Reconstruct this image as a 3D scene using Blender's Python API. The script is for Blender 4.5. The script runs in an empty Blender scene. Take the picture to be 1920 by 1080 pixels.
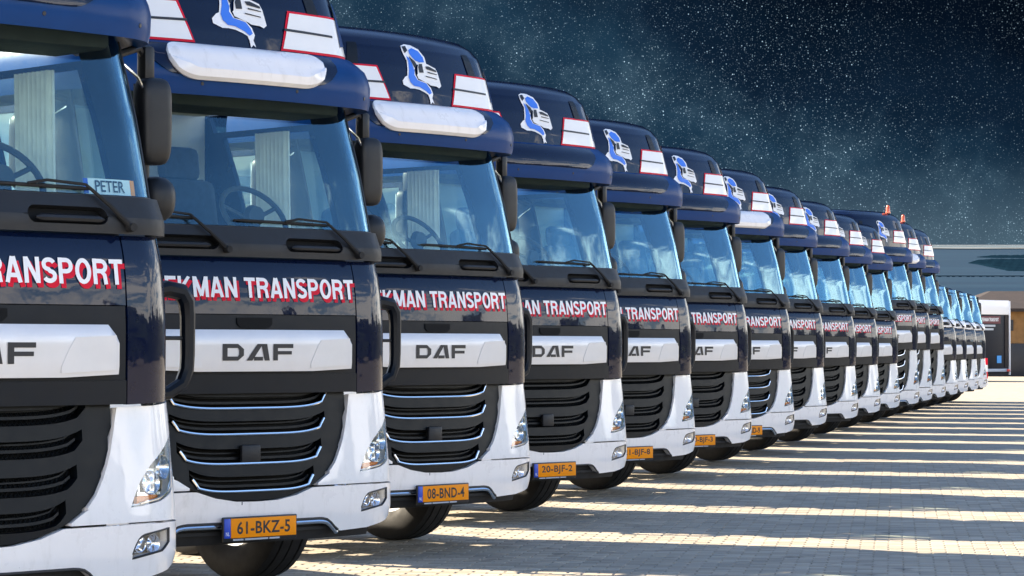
import bpy, math, random
from mathutils import Vector, Matrix
R_ = math.radians
random.seed(7)
sc = bpy.context.scene
COL = sc.collection

# ------------------------------------------------------------------ camera
F_PX, HORIZON, CAM_H = 5115.0, 655.0, 1.48
cam_d = bpy.data.cameras.new('camera'); cam = bpy.data.objects.new('camera', cam_d); COL.objects.link(cam)
cam_d.sensor_width = 36.0; cam_d.lens = F_PX / 1920.0 * 36.0
cam_d.clip_start = 0.1; cam_d.clip_end = 20000
cam.location = (0, 0, CAM_H)
cam.rotation_euler = (R_(90) + math.atan((HORIZON - 540.0) / F_PX), 0, 0)
sc.camera = cam
sc.render.resolution_x, sc.render.resolution_y = 1024, 576

# ------------------------------------------------------------------ light
SUN_AZ, SUN_EL = -68.0, 34.0            # azimuth measured from +Y towards +X
sun_dir = Vector((math.sin(R_(SUN_AZ)) * math.cos(R_(SUN_EL)), math.cos(R_(SUN_AZ)) * math.cos(R_(SUN_EL)), math.sin(R_(SUN_EL))))
sd = bpy.data.lights.new('sun', 'SUN'); sd.energy = 5.0; sd.angle = R_(0.55); sd.color = (1.0, 0.86, 0.66)
sun = bpy.data.objects.new('sun', sd); COL.objects.link(sun)
sun.rotation_euler = sun_dir.to_track_quat('Z', 'Y').to_euler()
sc.view_settings.view_transform = 'Standard'; sc.view_settings.look = 'None'
sc.view_settings.exposure = 2.0; sc.view_settings.gamma = 1.0
sc.view_settings.use_curve_mapping = False
sc.cycles.max_bounces = 8; sc.cycles.transparent_max_bounces = 16
sc.cycles.caustics_reflective = False; sc.cycles.caustics_refractive = False
sc.cycles.sample_clamp_indirect = 6.0

# ------------------------------------------------------------------ node helper
class NT:
    def __init__(s, tree): s.t = tree; s.n = tree.nodes; s.l = tree.links
    def new(s, typ, **kw):
        nd = s.n.new(typ)
        for k, v in kw.items(): setattr(nd, k, v)
        return nd
    def link(s, a, b): s.l.new(a, b)
    def put(s, sock, v):
        if hasattr(v, 'links'): s.l.new(v, sock)
        else: sock.default_value = v
    def math(s, op, a, b=None, c=None, clamp=False):
        nd = s.new('ShaderNodeMath', operation=op); nd.use_clamp = clamp
        s.put(nd.inputs[0], a)
        if b is not None: s.put(nd.inputs[1], b)
        if c is not None: s.put(nd.inputs[2], c)
        return nd.outputs[0]
    def vmath(s, op, a, b=None):
        nd = s.new('ShaderNodeVectorMath', operation=op); s.put(nd.inputs[0], a)
        if b is not None: s.put(nd.inputs[1], b)
        return nd
    def ramp(s, fac, stops, interp='LINEAR'):
        nd = s.new('ShaderNodeValToRGB'); s.put(nd.inputs[0], fac); cr = nd.color_ramp; cr.interpolation = interp
        while len(cr.elements) < len(stops): cr.elements.new(0.5)
        for e, (p, c) in zip(cr.elements, stops):
            e.position = p; e.color = (*c, 1) if len(c) == 3 else c
        return nd.outputs[0]
    def mix(s, fac, a, b, mode='MIX'):
        nd = s.new('ShaderNodeMix', data_type='RGBA', blend_type=mode)
        s.put(nd.inputs[0], fac); s.put(nd.inputs[6], a); s.put(nd.inputs[7], b)
        return nd.outputs[2]
    def maprange(s, v, a, b, c=0.0, d=1.0, smooth=True):
        nd = s.new('ShaderNodeMapRange'); nd.interpolation_type = 'SMOOTHSTEP' if smooth else 'LINEAR'; nd.clamp = True
        s.put(nd.inputs[0], v); nd.inputs[1].default_value = a; nd.inputs[2].default_value = b
        nd.inputs[3].default_value = c; nd.inputs[4].default_value = d
        return nd.outputs[0]
    def noise(s, vec, scale, detail=4, rough=0.55, dist=0.0):
        nd = s.new('ShaderNodeTexNoise'); s.put(nd.inputs['Vector'], vec)
        nd.inputs['Scale'].default_value = scale; nd.inputs['Detail'].default_value = detail
        nd.inputs['Roughness'].default_value = rough; nd.inputs['Distortion'].default_value = dist
        return nd.outputs[0]

# ------------------------------------------------------------------ world: day sky, starry where the photograph looks
world = bpy.data.worlds.new('World'); sc.world = world; world.use_nodes = True
N = NT(world.node_tree); N.n.clear()
SKY_K = 0.086
out = N.new('ShaderNodeOutputWorld'); bg = N.new('ShaderNodeBackground'); bg.inputs[1].default_value = SKY_K
N.link(bg.outputs[0], out.inputs[0])
tc = N.new('ShaderNodeTexCoord'); D = tc.outputs['Generated']
sky = N.new('ShaderNodeTexSky'); sky.sky_type = 'NISHITA'; sky.sun_disc = False
sky.sun_elevation = R_(SUN_EL); sky.sun_rotation = R_(SUN_AZ); sky.air_density = 1.0; sky.dust_density = 0.5; sky.ozone_density = 4.0
sep = N.new('ShaderNodeSeparateXYZ'); N.link(D, sep.inputs[0]); X, Y, Z = sep.outputs
# clouds of the day sky, stretched towards the horizon like a real layer
zz = N.math('ADD', N.math('MAXIMUM', Z, 0.0), 0.10)
cx = N.math('DIVIDE', X, zz); cy = N.math('DIVIDE', Y, zz)
comb = N.new('ShaderNodeCombineXYZ'); N.link(cx, comb.inputs[0]); N.link(cy, comb.inputs[1])
cn = N.noise(comb.outputs[0], 2.3, 9, 0.62, 0.6)
low = N.maprange(Z, 0.05, 0.42, 0.30, 0.0)                       # extra cloud towards the horizon, added to brighten the shaded cab fronts
cm = N.maprange(N.math('ADD', cn, low), 0.645, 0.80)
day = N.mix(N.math('MULTIPLY', cm, 0.9), sky.outputs[0], (16.0, 15.0, 13.4, 1))
# starry part
vx = N.math('DIVIDE', X, N.math('MAXIMUM', Y, 0.05)); vz = N.math('DIVIDE', Z, N.math('MAXIMUM', Y, 0.05))
p = N.math('ADD', N.math('SUBTRACT', vz, 0.113), N.math('MULTIPLY', vx, 0.40))      # across the milky band
n1 = N.noise(D, 15.0, 9, 0.60, 0.2)
n2 = N.noise(D, 60.0, 8, 0.62)
pw = N.math('ADD', p, N.math('MULTIPLY', N.math('SUBTRACT', n1, 0.5), 0.085))
base = N.ramp(N.maprange(pw, -0.10, 0.11, smooth=False), [(0.0, (0.012, 0.040, 0.076)), (0.36, (0.009, 0.031, 0.063)), (0.50, (0.013, 0.042, 0.078)), (0.62, (0.0045, 0.016, 0.036)), (0.78, (0.0014, 0.0052, 0.0135)), (1.0, (0.0006, 0.0022, 0.006))])
glow = N.maprange(vz, 0.030, 0.075, 1.0, 0.0)
base = N.mix(N.math('MULTIPLY', glow, 0.85), base, (0.080, 0.135, 0.180, 1))
band = N.math('MULTIPLY', N.maprange(N.math('ABSOLUTE', pw), 0.0, 0.035, 1.0, 0.0), N.maprange(n2, 0.40, 0.75))
base = N.mix(N.math('MULTIPLY', band, 0.36), base, (0.095, 0.175, 0.235, 1))
def stars(scale, r, lo, gain, tint):
    v = N.new('ShaderNodeTexVoronoi'); v.feature = 'F1'; N.link(D, v.inputs['Vector']); v.inputs['Scale'].default_value = scale
    sc_ = N.new('ShaderNodeSeparateColor'); N.link(v.outputs['Color'], sc_.inputs[0])
    b = N.maprange(sc_.outputs[0], lo, 1.0, 0.0, 1.0, smooth=False)
    b = N.math('POWER', b, 2.0)
    core = N.maprange(v.outputs['Distance'], r * 0.25, r, 1.0, 0.0)
    f = N.math('MULTIPLY', N.math('MULTIPLY', core, b), gain)
    c = N.new('ShaderNodeVectorMath', operation='SCALE'); c.inputs[0].default_value = tint; N.put(c.inputs['Scale'], f)
    return c.outputs[0]
dens = N.math('ADD', 0.35, N.math('ADD', N.math('MULTIPLY', N.maprange(n1, 0.38, 0.62), 0.6), N.math('MULTIPLY', band, 1.2)))
st = stars(560, 0.17, 0.05, 1.0, (0.62, 0.85, 1.0))
st = N.vmath('ADD', st, stars(1050, 0.28, 0.10, 0.65, (0.6, 0.85, 1.0))).outputs[0]
st = N.vmath('ADD', st, stars(1900, 0.42, 0.30, 0.22, (0.6, 0.82, 1.0))).outputs[0]
sv = N.new('ShaderNodeVectorMath', operation='SCALE'); N.link(st, sv.inputs[0]); N.put(sv.inputs['Scale'], dens)
st = N.vmath('ADD', sv.outputs[0], stars(210, 0.062, 0.30, 1.2, (0.75, 0.92, 1.0))).outputs[0]
night = N.vmath('ADD', base, st).outputs[0]
ns = N.new('ShaderNodeVectorMath', operation='SCALE'); N.link(night, ns.inputs[0])
ns.inputs['Scale'].default_value = 1.0 / SKY_K / (2 ** sc.view_settings.exposure)
dt = N.vmath('DOT_PRODUCT', D, (0.0, 0.9986, 0.052)).outputs['Value']
mask = N.maprange(dt, math.cos(R_(38)), math.cos(R_(20)))
N.link(N.mix(mask, day, ns.outputs[0]), bg.inputs[0])

# ------------------------------------------------------------------ materials
MAT = {}
def pm(name, col, rough=0.5, metal=0.0, coat=0.0, spec=0.5, **kw):
    m = bpy.data.materials.new(name); m.use_nodes = True; b = m.node_tree.nodes['Principled BSDF']
    b.inputs['Base Color'].default_value = (*col, 1); b.inputs['Roughness'].default_value = rough
    b.inputs['Metallic'].default_value = metal; b.inputs['Coat Weight'].default_value = coat
    b.inputs['Coat IOR'].default_value = kw.get('coat_ior', 1.5); b.inputs['Coat Roughness'].default_value = kw.get('coat_rough', 0.03); b.inputs['Specular IOR Level'].default_value = spec
    if kw.get('trans'): b.inputs['Transmission Weight'].default_value = kw['trans']
    t = NT(m.node_tree); tcn = t.new('ShaderNodeTexCoord'); P = tcn.outputs['Object']
    v = kw.get('vary', 0.0)
    if v:
        n = t.noise(P, kw.get('vscale', 6.0), 5, 0.6)
        f = t.maprange(n, 0.3, 0.7, 1 - v, 1 + v, smooth=False)
        cc = t.new('ShaderNodeVectorMath', operation='SCALE'); cc.inputs[0].default_value = col; t.put(cc.inputs['Scale'], f)
        t.link(cc.outputs[0], b.inputs['Base Color'])
        n3 = t.noise(P, kw.get('vscale', 6.0) * 2.3, 4, 0.6)
        t.link(t.maprange(n3, 0.3, 0.75, max(0.02, rough - 0.06), min(1, rough + 0.10), smooth=False), b.inputs['Roughness'])
    gr = kw.get('grime', 0.0)
    if gr:
        mpn = t.new('ShaderNodeMapping'); t.link(P, mpn.inputs[0]); mpn.inputs['Scale'].default_value = (1.0, 1.0, 0.28)
        n4 = t.noise(mpn.outputs[0], 14.0, 7, 0.68, 0.4); n5 = t.noise(P, 95.0, 2, 0.5)
        src = b.inputs['Base Color'].links[0].from_socket
        c2 = t.mix(t.maprange(n4, 0.50, 0.78, 0.0, gr), src, (0.40, 0.37, 0.33, 1))
        c2 = t.mix(t.maprange(n5, 0.76, 0.80, 0.0, 0.55), c2, (0.12, 0.11, 0.10, 1))
        t.link(c2, b.inputs['Base Color'])
    bp = kw.get('bump', 0.0)
    if bp:
        n = t.noise(P, kw.get('bscale', 60.0), 3, 0.5)
        bn = t.new('ShaderNodeBump'); bn.inputs['Strength'].default_value = bp; bn.inputs['Distance'].default_value = kw.get('bdist', 0.002)
        t.link(n, bn.inputs['Height']); t.link(bn.outputs[0], b.inputs['Normal'])
        if kw.get('bcoat'): t.link(bn.outputs[0], b.inputs['Coat Normal'])
    MAT[name] = m; return m
pm('navy_paint', (0.0010, 0.0050, 0.026), 0.30, 0.0, 0.8, 0.03, coat_ior=1.42, bump=0.25, bscale=5.0, bdist=0.004, bcoat=True, vary=0.06)
pm('navy_satin', (0.0035, 0.0058, 0.0105), 0.40, spec=0.22, vary=0.12, bump=0.1, bscale=200)
pm('visor_blue', (0.001, 0.036, 0.150), 0.42, 0.0, 0.15, 0.08, coat_rough=0.18, vary=0.06)
pm('charcoal_plastic', (0.0085, 0.0098, 0.0130), 0.50, spec=0.4, vary=0.18, bump=0.15, bscale=260)
pm('mirror_plastic', (0.0075, 0.0088, 0.0115), 0.46, spec=0.4, vary=0.12, bump=0.12, bscale=260)
pm('grille_plastic', (0.0026, 0.0042, 0.0066), 0.38, spec=0.22, vary=0.15, bump=0.12, bscale=240)
pm('grille_void', (0.0018, 0.0022, 0.003), 0.7, spec=0.2)
pm('white_paint', (0.86, 0.835, 0.83), 0.30, 0.0, 0.8, 0.5, vary=0.035, vscale=3.0, grime=0.30, bump=0.12, bscale=6.0, bdist=0.003, bcoat=True)
pm('silver_panel', (0.66, 0.655, 0.67), 0.36, 0.25, 0.4, 0.5, vary=0.03)
pm('chrome', (0.86, 0.87, 0.9), 0.16, 1.0)
pm('lamp_chrome', (0.8, 0.82, 0.86), 0.12, 1.0)
pm('lamp_grey', (0.62, 0.66, 0.70), 0.22, 0.9)
pm('rubber', (0.006, 0.006, 0.007), 0.75, vary=0.2, bump=0.3, bscale=90)
pm('underbody', (0.010, 0.010, 0.011), 0.7, vary=0.3)
pm('amber', (0.75, 0.18, 0.02), 0.2, coat=0.6)
pm('red_lens', (0.6, 0.015, 0.015), 0.25, coat=0.6)
pm('beacon_orange', (0.72, 0.10, 0.02), 0.25, coat=0.7)
pm('plate_orange', (0.95, 0.30, 0.004), 0.5, spec=0.15)
pm('plate_blue', (0.01, 0.06, 0.50), 0.35)
pm('plate_frame', (0.008, 0.009, 0.012), 0.4)
pm('print_black', (0.010, 0.011, 0.016), 0.45)
pm('print_white', (0.80, 0.80, 0.82), 0.40, coat=0.3)
pm('print_red', (0.62, 0.006, 0.030), 0.50, spec=0.15)
pm('print_blue', (0.02, 0.16, 0.72), 0.40, coat=0.3)
pm('print_grey', (0.42, 0.45, 0.50), 0.45)
pm('decal_white', (0.78, 0.77, 0.76), 0.34, coat=0.6, vary=0.02)
pm('rim_steel', (0.42, 0.43, 0.45), 0.4, 0.7, vary=0.15)
pm('tank_aluminium', (0.6, 0.61, 0.63), 0.32, 0.9, vary=0.1)
pm('dash_plastic', (0.045, 0.047, 0.052), 0.6, vary=0.1)
pm('seat_fabric', (0.030, 0.038, 0.060), 0.85, vary=0.2, vscale=20)
pm('cabin_lining', (0.58, 0.57, 0.54), 0.75, vary=0.05)
pm('daylight_panel', (0.88, 0.90, 0.86), 0.8, vary=0.08, vscale=12)  # pale tone stands for daylight seen through the driver's window
pm('sunlit_bracket', (0.48, 0.20, 0.09), 0.55, vary=0.25, vscale=25)  # orange-brown carries the sunlight on a piece of wheel arch
pm('cable_red', (0.5, 0.02, 0.02), 0.5)
def glass_mat(name, tint, f0, k, gl=(0.92, 0.96, 1.0)):
    m = bpy.data.materials.new(name); m.use_nodes = True; t = NT(m.node_tree); t.n.clear()
    o = t.new('ShaderNodeOutputMaterial'); mx = t.new('ShaderNodeMixShader')
    tr = t.new('ShaderNodeBsdfTransparent'); tr.inputs[0].default_value = (*tint, 1)
    g = t.new('ShaderNodeBsdfGlossy'); g.inputs['Roughness'].default_value = 0.0; g.inputs['Color'].default_value = (*gl, 1)
    ge = t.new('ShaderNodeNewGeometry'); c = t.math('ABSOLUTE', t.vmath('DOT_PRODUCT', ge.outputs['Normal'], ge.outputs['Incoming']).outputs['Value'])
    f = t.math('ADD', t.math('MULTIPLY', t.math('POWER', t.math('SUBTRACT', 1.0, c, clamp=True), 3.0), k), f0, clamp=True)
    t.link(f, mx.inputs[0]); t.link(tr.outputs[0], mx.inputs[1]); t.link(g.outputs[0], mx.inputs[2]); t.link(mx.outputs[0], o.inputs[0])
    MAT[name] = m; return m
glass_mat('windscreen_glass', (0.86, 0.95, 0.94), 0.042, 0.88, (0.48, 0.78, 1.0))
glass_mat('side_glass', (0.88, 0.95, 0.93), 0.03, 0.9)
glass_mat('lamp_glass', (0.97, 0.98, 0.99), 0.02, 0.8)

# ------------------------------------------------------------------ mesh builder
class MB:
    def __init__(s): s.v = []; s.f = []
    def grid(s, rows, flip=False):
        b = len(s.v); m = len(rows[0])
        for r in rows: s.v += [tuple(q) for q in r]
        for i in range(len(rows) - 1):
            for j in range(m - 1):
                q = (b + i*m + j, b + i*m + j + 1, b + (i+1)*m + j + 1, b + (i+1)*m + j)
                s.f.append(q[::-1] if flip else q)
    def shell(s, rows_out, rows_in):
        # closed slab between two grids of the same size
        b = len(s.v); n = len(rows_out); m = len(rows_out[0])
        for r in rows_out: s.v += [tuple(q) for q in r]
        c = len(s.v)
        for r in rows_in: s.v += [tuple(q) for q in r]
        A = lambda i, j: b + i*m + j
        B = lambda i, j: c + i*m + j
        for i in range(n - 1):
            for j in range(m - 1):
                s.f.append((A(i, j), A(i, j+1), A(i+1, j+1), A(i+1, j)))
                s.f.append((B(i, j), B(i+1, j), B(i+1, j+1), B(i, j+1)))
        for j in range(m - 1):
            s.f.append((A(0, j), B(0, j), B(0, j+1), A(0, j+1)))
            s.f.append((A(n-1, j+1), B(n-1, j+1), B(n-1, j), A(n-1, j)))
        for i in range(n - 1):
            s.f.append((A(i+1, 0), B(i+1, 0), B(i, 0), A(i, 0)))
            s.f.append((A(i, m-1), B(i, m-1), B(i+1, m-1), A(i+1, m-1)))
    def box(s, c, d, bev=0.0, rot=None):
        x, y, z = [q * 0.5 for q in d]
        if bev <= 0:
            pts = [(i*x, j*y, k*z) for i in (-1, 1) for j in (-1, 1) for k in (-1, 1)]
            fc = [(0,1,3,2), (4,6,7,5), (0,4,5,1), (2,3,7,6), (0,2,6,4), (1,5,7,3)]
        else:
            import bmesh
            bm = bmesh.new(); bmesh.ops.create_cube(bm, size=1.0)
            for q in bm.verts: q.co = Vector((q.co.x*2*x, q.co.y*2*y, q.co.z*2*z))
            bmesh.ops.bevel(bm, geom=bm.edges[:], offset=min(bev, 0.49*min(d)), segments=2, profile=0.5, affect='EDGES')
            bm.verts.index_update()
            pts = [tuple(q.co) for q in bm.verts]; fc = [tuple(q.index for q in fa.verts) for fa in bm.faces]; bm.free()
        b = len(s.v); M = rot or Matrix.Identity(3)
        for q in pts: s.v.append(tuple(M @ Vector(q) + Vector(c)))
        s.f += [tuple(b + i for i in q) for q in fc]
    def tube(s, path, r, seg=8, cap=True, closed=False):
        path = [Vector(q) for q in path]; n = len(path); b = len(s.v)
        rr = r if hasattr(r, '__len__') else [r]*n
        up = None
        for i, q in enumerate(path):
            if closed: t = path[(i+1) % n] - path[i-1]
            else: t = path[min(i+1, n-1)] - path[max(i-1, 0)]
            t.normalize()
            if up is None:
                up = Vector((0, 0, 1)) if abs(t.z) < 0.9 else Vector((1, 0, 0))
            up = (up - t * up.dot(t)).normalized(); w = t.cross(up)
            for k in range(seg):
                a = 2*math.pi*k/seg
                s.v.append(tuple(q + (up*math.cos(a) + w*math.sin(a))*rr[i]))
        for i in range(n if closed else n - 1):
            for k in range(seg):
                i2 = (i+1) % n
                s.f.append((b+i*seg+k, b+i*seg+(k+1) % seg, b+i2*seg+(k+1) % seg, b+i2*seg+k))
        if cap and not closed:
            s.f.append(tuple(b+k for k in range(seg))[::-1]); s.f.append(tuple(b+(n-1)*seg+k for k in range(seg)))
    def lathe(s, prof, c, axis='x', seg=28):
        b = len(s.v); n = len(prof)
        for k in range(seg):
            a = 2*math.pi*k/seg; ca, sa = math.cos(a), math.sin(a)
            for (h, r) in prof:
                if axis == 'x': q = (h, r*ca, r*sa)
                elif axis == 'y': q = (r*ca, h, r*sa)
                else: q = (r*ca, r*sa, h)
                s.v.append((q[0]+c[0], q[1]+c[1], q[2]+c[2]))
        for k in range(seg):
            k2 = (k+1) % seg
            for i in range(n-1): s.f.append((b+k*n+i, b+k*n+i+1, b+k2*n+i+1, b+k2*n+i))
    def poly(s, pts):
        b = len(s.v); s.v += [tuple(q) for q in pts]; s.f.append(tuple(range(b, b+len(pts))))
    def mirror(s):
        b = len(s.v); nf = len(s.f)
        s.v += [(-q[0], q[1], q[2]) for q in s.v]
        s.f += [tuple(b + i for i in fa)[::-1] for fa in s.f[:nf]]
        return s
    def mesh(s, name, mat, smooth=True, angle=32, fix=True):
        me = bpy.data.meshes.new(name); me.from_pydata(s.v, [], s.f)
        if fix:
            import bmesh
            bm = bmesh.new(); bm.from_mesh(me); bmesh.ops.recalc_face_normals(bm, faces=bm.faces[:]); bm.to_mesh(me); bm.free()
        if smooth:
            me.polygons.foreach_set('use_smooth', [True]*len(me.polygons)); me.set_sharp_from_angle(angle=R_(angle))
        me.materials.append(MAT[mat]); me.update(); return me

def interp(tab, z):
    if z <= tab[0][0]: return tab[0][1:]
    for a, b in zip(tab, tab[1:]):
        if z <= b[0]:
            t = (z - a[0]) / (b[0] - a[0]); return tuple(p + (q - p)*t for p, q in zip(a[1:], b[1:]))
    return tab[-1][1:]
def lerp_tab(tab, x): return interp([(a, b) for a, b in tab], x)[0]

class Surf:
    """a curved cab skin: z -> half width, corner radius, y of the nose; u runs along the plan outline"""
    def __init__(s, tab, bow=0.055): s.tab = tab; s.bow = bow
    def raw(s, u, z):
        W, R, y0 = interp(s.tab, z); sg = 1 if u >= 0 else -1; a = abs(u); B = s.bow
        L = W - R; a0 = math.atan(2*B/L); L = W - R*(1 - math.sin(a0)); a0 = math.atan(2*B/L)
        arc = R*(math.pi/2 - a0)
        if a <= L: return Vector((u, y0 + B*(a/L)**2, z))
        if a <= L + arc:
            t = a0 + (a - L)/R
            return Vector((sg*(L + R*(math.sin(t) - math.sin(a0))), y0 + B + R*(math.cos(a0) - math.cos(t)), z))
        return Vector((sg*(L + R*(1 - math.sin(a0))), y0 + B + R*math.cos(a0) + (a - L - arc), z))
    def __call__(s, u, z, off=0.0):
        q = s.raw(u, z)
        if off:
            e = 0.004
            du = s.raw(u+e, z) - s.raw(u-e, z); dz = s.raw(u, z+e) - s.raw(u, z-e)
            n = du.cross(dz)
            if n.length > 1e-9: q = q + n.normalized()*off
        return q

def frange(a, b, n): return [a + (b-a)*i/(n-1) for i in range(n)]
def patch(mb, S, us, lo, hi, nz=3, off=0.0, th=0.02, offf=None):
    fl = (lambda u: lo) if not callable(lo) else lo
    fh = (lambda u: hi) if not callable(hi) else hi
    run = []
    def flush():
        if len(run) > 1:
            A = []; B = []
            for i in range(nz):
                ra = []; rb = []
                for u in run:
                    z = fl(u) + (fh(u) - fl(u))*i/(nz-1)
                    o = off + (offf(u, i/(nz-1)) if offf else 0.0)
                    ra.append(S(u, z, o)); rb.append(S(u, z, off - th))
                A.append(ra); B.append(rb)
            mb.shell(A, B)
        run.clear()
    for u in us:
        if fh(u) - fl(u) > 0.0008: run.append(u)
        else: flush()
    flush()
def bands(mb, S, us, lo, hi, opens, nz=3, off=0.0, th=0.03):
    """slab from lo(u) to hi(u) with horizontal openings [(lo_k(u), hi_k(u)), ...] from bottom to top"""
    cur = lo
    for a, b in opens:
        patch(mb, S, us, cur, (lambda u, a=a: min(a(u), hi(u))), nz, off, th); cur = (lambda u, b=b: max(b(u), lo(u)))
    patch(mb, S, us, cur, hi, nz, off, th)

# ------------------------------------------------------------------ scene helpers
def tag(o, label=None, cat=None, group=None, kind=None):
    if label: o['label'] = label
    if cat: o['category'] = cat
    if group: o['group'] = group
    if kind: o['kind'] = kind
    return o
def link(name, me, parent=None, loc=None, rz=None):
    o = bpy.data.objects.new(name, me); COL.objects.link(o)
    if parent: o.parent = parent
    if loc is not None: o.location = loc
    if rz is not None: o.rotation_euler = (0, 0, rz)
    return o

def text_pts(body, size, weight=0.0, spacing=1.0):
    cu = bpy.data.curves.new('t', 'FONT'); cu.body = body; cu.size = size; cu.offset = weight; cu.space_character = spacing
    cu.resolution_u = 3; cu.fill_mode = 'FRONT'
    ob = bpy.data.objects.new('t', cu); COL.objects.link(ob)
    dg = bpy.context.evaluated_depsgraph_get(); dg.update()
    me = bpy.data.meshes.new_from_object(ob.evaluated_get(dg))
    vs = [(q.co.x, q.co.y) for q in me.vertices]; fs = [tuple(fa.vertices) for fa in me.polygons]
    bpy.data.objects.remove(ob); bpy.data.curves.remove(cu); bpy.data.meshes.remove(me)
    return vs, fs
def text_mesh(name, body, S, u0, u1, z0, z1, off, mat, weight=0.0, spacing=1.0, du=0.0, dz=0.0, cap=0.0):
    """lettering laid on skin S, filling the box u0..u1, z0..z1"""
    vs, fs = text_pts(body, 1.0, weight, spacing)
    xs = [q[0] for q in vs]; ys = [q[1] for q in vs]; xa, xb, ya, yb = min(xs), max(xs), min(ys), max(ys)
    mb = MB(); M = lambda q: (u0 + du + (q[0]-xa)/(xb-xa)*(u1-u0), z0 + dz + (q[1]-ya)/(yb-ya)*(z1-z0))
    mb.v = [tuple(S(*M(q), off)) for q in vs]
    mb.f = list(fs)
    return mb.mesh(name, mat, smooth=False, fix=False)
P2 = 0.092
def arc_pts(cx, cy, rx, ry, a0, a1, n=9): return [(cx + rx*math.cos(R_(a)), cy + ry*math.sin(R_(a))) for a in frange(a0, a1, n)]
GLYPH = {
 'T': (0.60, [[(0, 1-P2), (0.60, 1-P2)], [(0.30, 1-P2), (0.30, 0)]]),
 'R': (0.66, [[(P2, 0), (P2, 1)], [(P2, 1-P2), (0.36, 1-P2)] + arc_pts(0.38, 0.71, 0.185, 0.198, 90, -90) + [(P2, 0.512)], [(0.36, 0.51), (0.50, 0.36), (0.545, 0)]]),
 'A': (0.70, [[(0.09, 0), (0.33, 1)], [(0.61, 0), (0.37, 1)], [(0.18, 0.28), (0.52, 0.28)]]),
 'N': (0.66, [[(P2, 0), (P2, 1)], [(0.66-P2, 0), (0.66-P2, 1)], [(P2+0.01, 0.98), (0.65-P2, 0.02)]]),
 'S': (0.62, [arc_pts(0.31, 0.735, 0.215, 0.175, 20, 200, 11)[:-1] + arc_pts(0.31, 0.70, 0.215, 0.16, 205, 262, 5) + arc_pts(0.31, 0.30, 0.215, 0.165, 82, -10, 7) + arc_pts(0.31, 0.265, 0.215, 0.175, -20, -160, 9)]),
 'P': (0.63, [[(P2, 0), (P2, 1)], [(P2, 1-P2), (0.34, 1-P2)] + arc_pts(0.35, 0.69, 0.185, 0.218, 90, -90) + [(P2, 0.472)]]),
 'O': (0.70, [arc_pts(0.35, 0.5, 0.35-P2, 0.5-P2+0.01, 0, 360, 29)]),
 'B': (0.66, [[(P2, 0), (P2, 1)], [(P2, 1-P2), (0.34, 1-P2)] + arc_pts(0.36, 0.71, 0.175, 0.198, 90, -90) + [(P2, 0.512)], [(0.3, 0.505), (0.36, 0.505)] + arc_pts(0.38, 0.30, 0.185, 0.21, 90, -90) + [(P2, P2)]]),
 'E': (0.57, [[(P2, 0), (P2, 1)], [(P2, 1-P2), (0.55, 1-P2)], [(P2, 0.51), (0.51, 0.51)], [(P2, P2), (0.57, P2)]]),
 'K': (0.68, [[(P2, 0), (P2, 1)], [(0.15, 0.42), (0.57, 1)], [(0.27, 0.56), (0.59, 0)]]),
 'M': (0.80, [[(P2, 0), (P2, 1)], [(0.80-P2, 0), (0.80-P2, 1)], [(P2+0.03, 0.97), (0.40, 0.06)], [(0.77-P2, 0.97), (0.40, 0.06)]]),
 ' ': (0.26, []),
}
def block_text(name, body, S, u0, u1, z0, z1, off, mat, pen, du=0.0, dz=0.0):
    gap = 0.075; tot = sum(GLYPH[c][0] for c in body) + gap*(len(body)-1); k = (u1-u0)/tot; h = z1-z0
    mb = MB(); x = 0.0
    for c in body:
        w, strokes = GLYPH[c]
        for si, st in enumerate(strokes):
            L = []; Rr = []
            n = len(st); closed = n > 5 and abs(st[0][0]-st[-1][0]) + abs(st[0][1]-st[-1][1]) < 1e-6
            for i in range(n):
                a = st[i-1] if i else (st[-2] if closed else st[0]); b = st[i+1] if i < n-1 else (st[1] if closed else st[-1])
                d = Vector((b[0]-a[0], b[1]-a[1])).normalized(); nn = Vector((-d.y, d.x))
                L.append((st[i][0]+nn.x*pen, st[i][1]+nn.y*pen)); Rr.append((st[i][0]-nn.x*pen, st[i][1]-nn.y*pen))
            f = lambda q: S(u0 + du + (x + q[0])*k, z0 + dz + min(1.012, max(-0.012, q[1]))*h, off + si*0.0004)
            mb.grid([[f(q) for q in Rr], [f(q) for q in L]])
        x += w + gap
    return mb.mesh(name, mat, smooth=False, fix=False)
def poly_on(mb, S, polys, off):
    from mathutils.geometry import tessellate_polygon
    for pl in polys:
        b = len(mb.v); mb.v += [tuple(S(u, z, off)) for u, z in pl]
        for t in tessellate_polygon([[Vector((u, z, 0)) for u, z in pl]]):
            A, B, C = [Vector((*pl[i], 0)) for i in t]
            t = t if (B-A).cross(C-A).z > 0 else t[::-1]
            mb.f.append(tuple(b + i for i in t))
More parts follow.
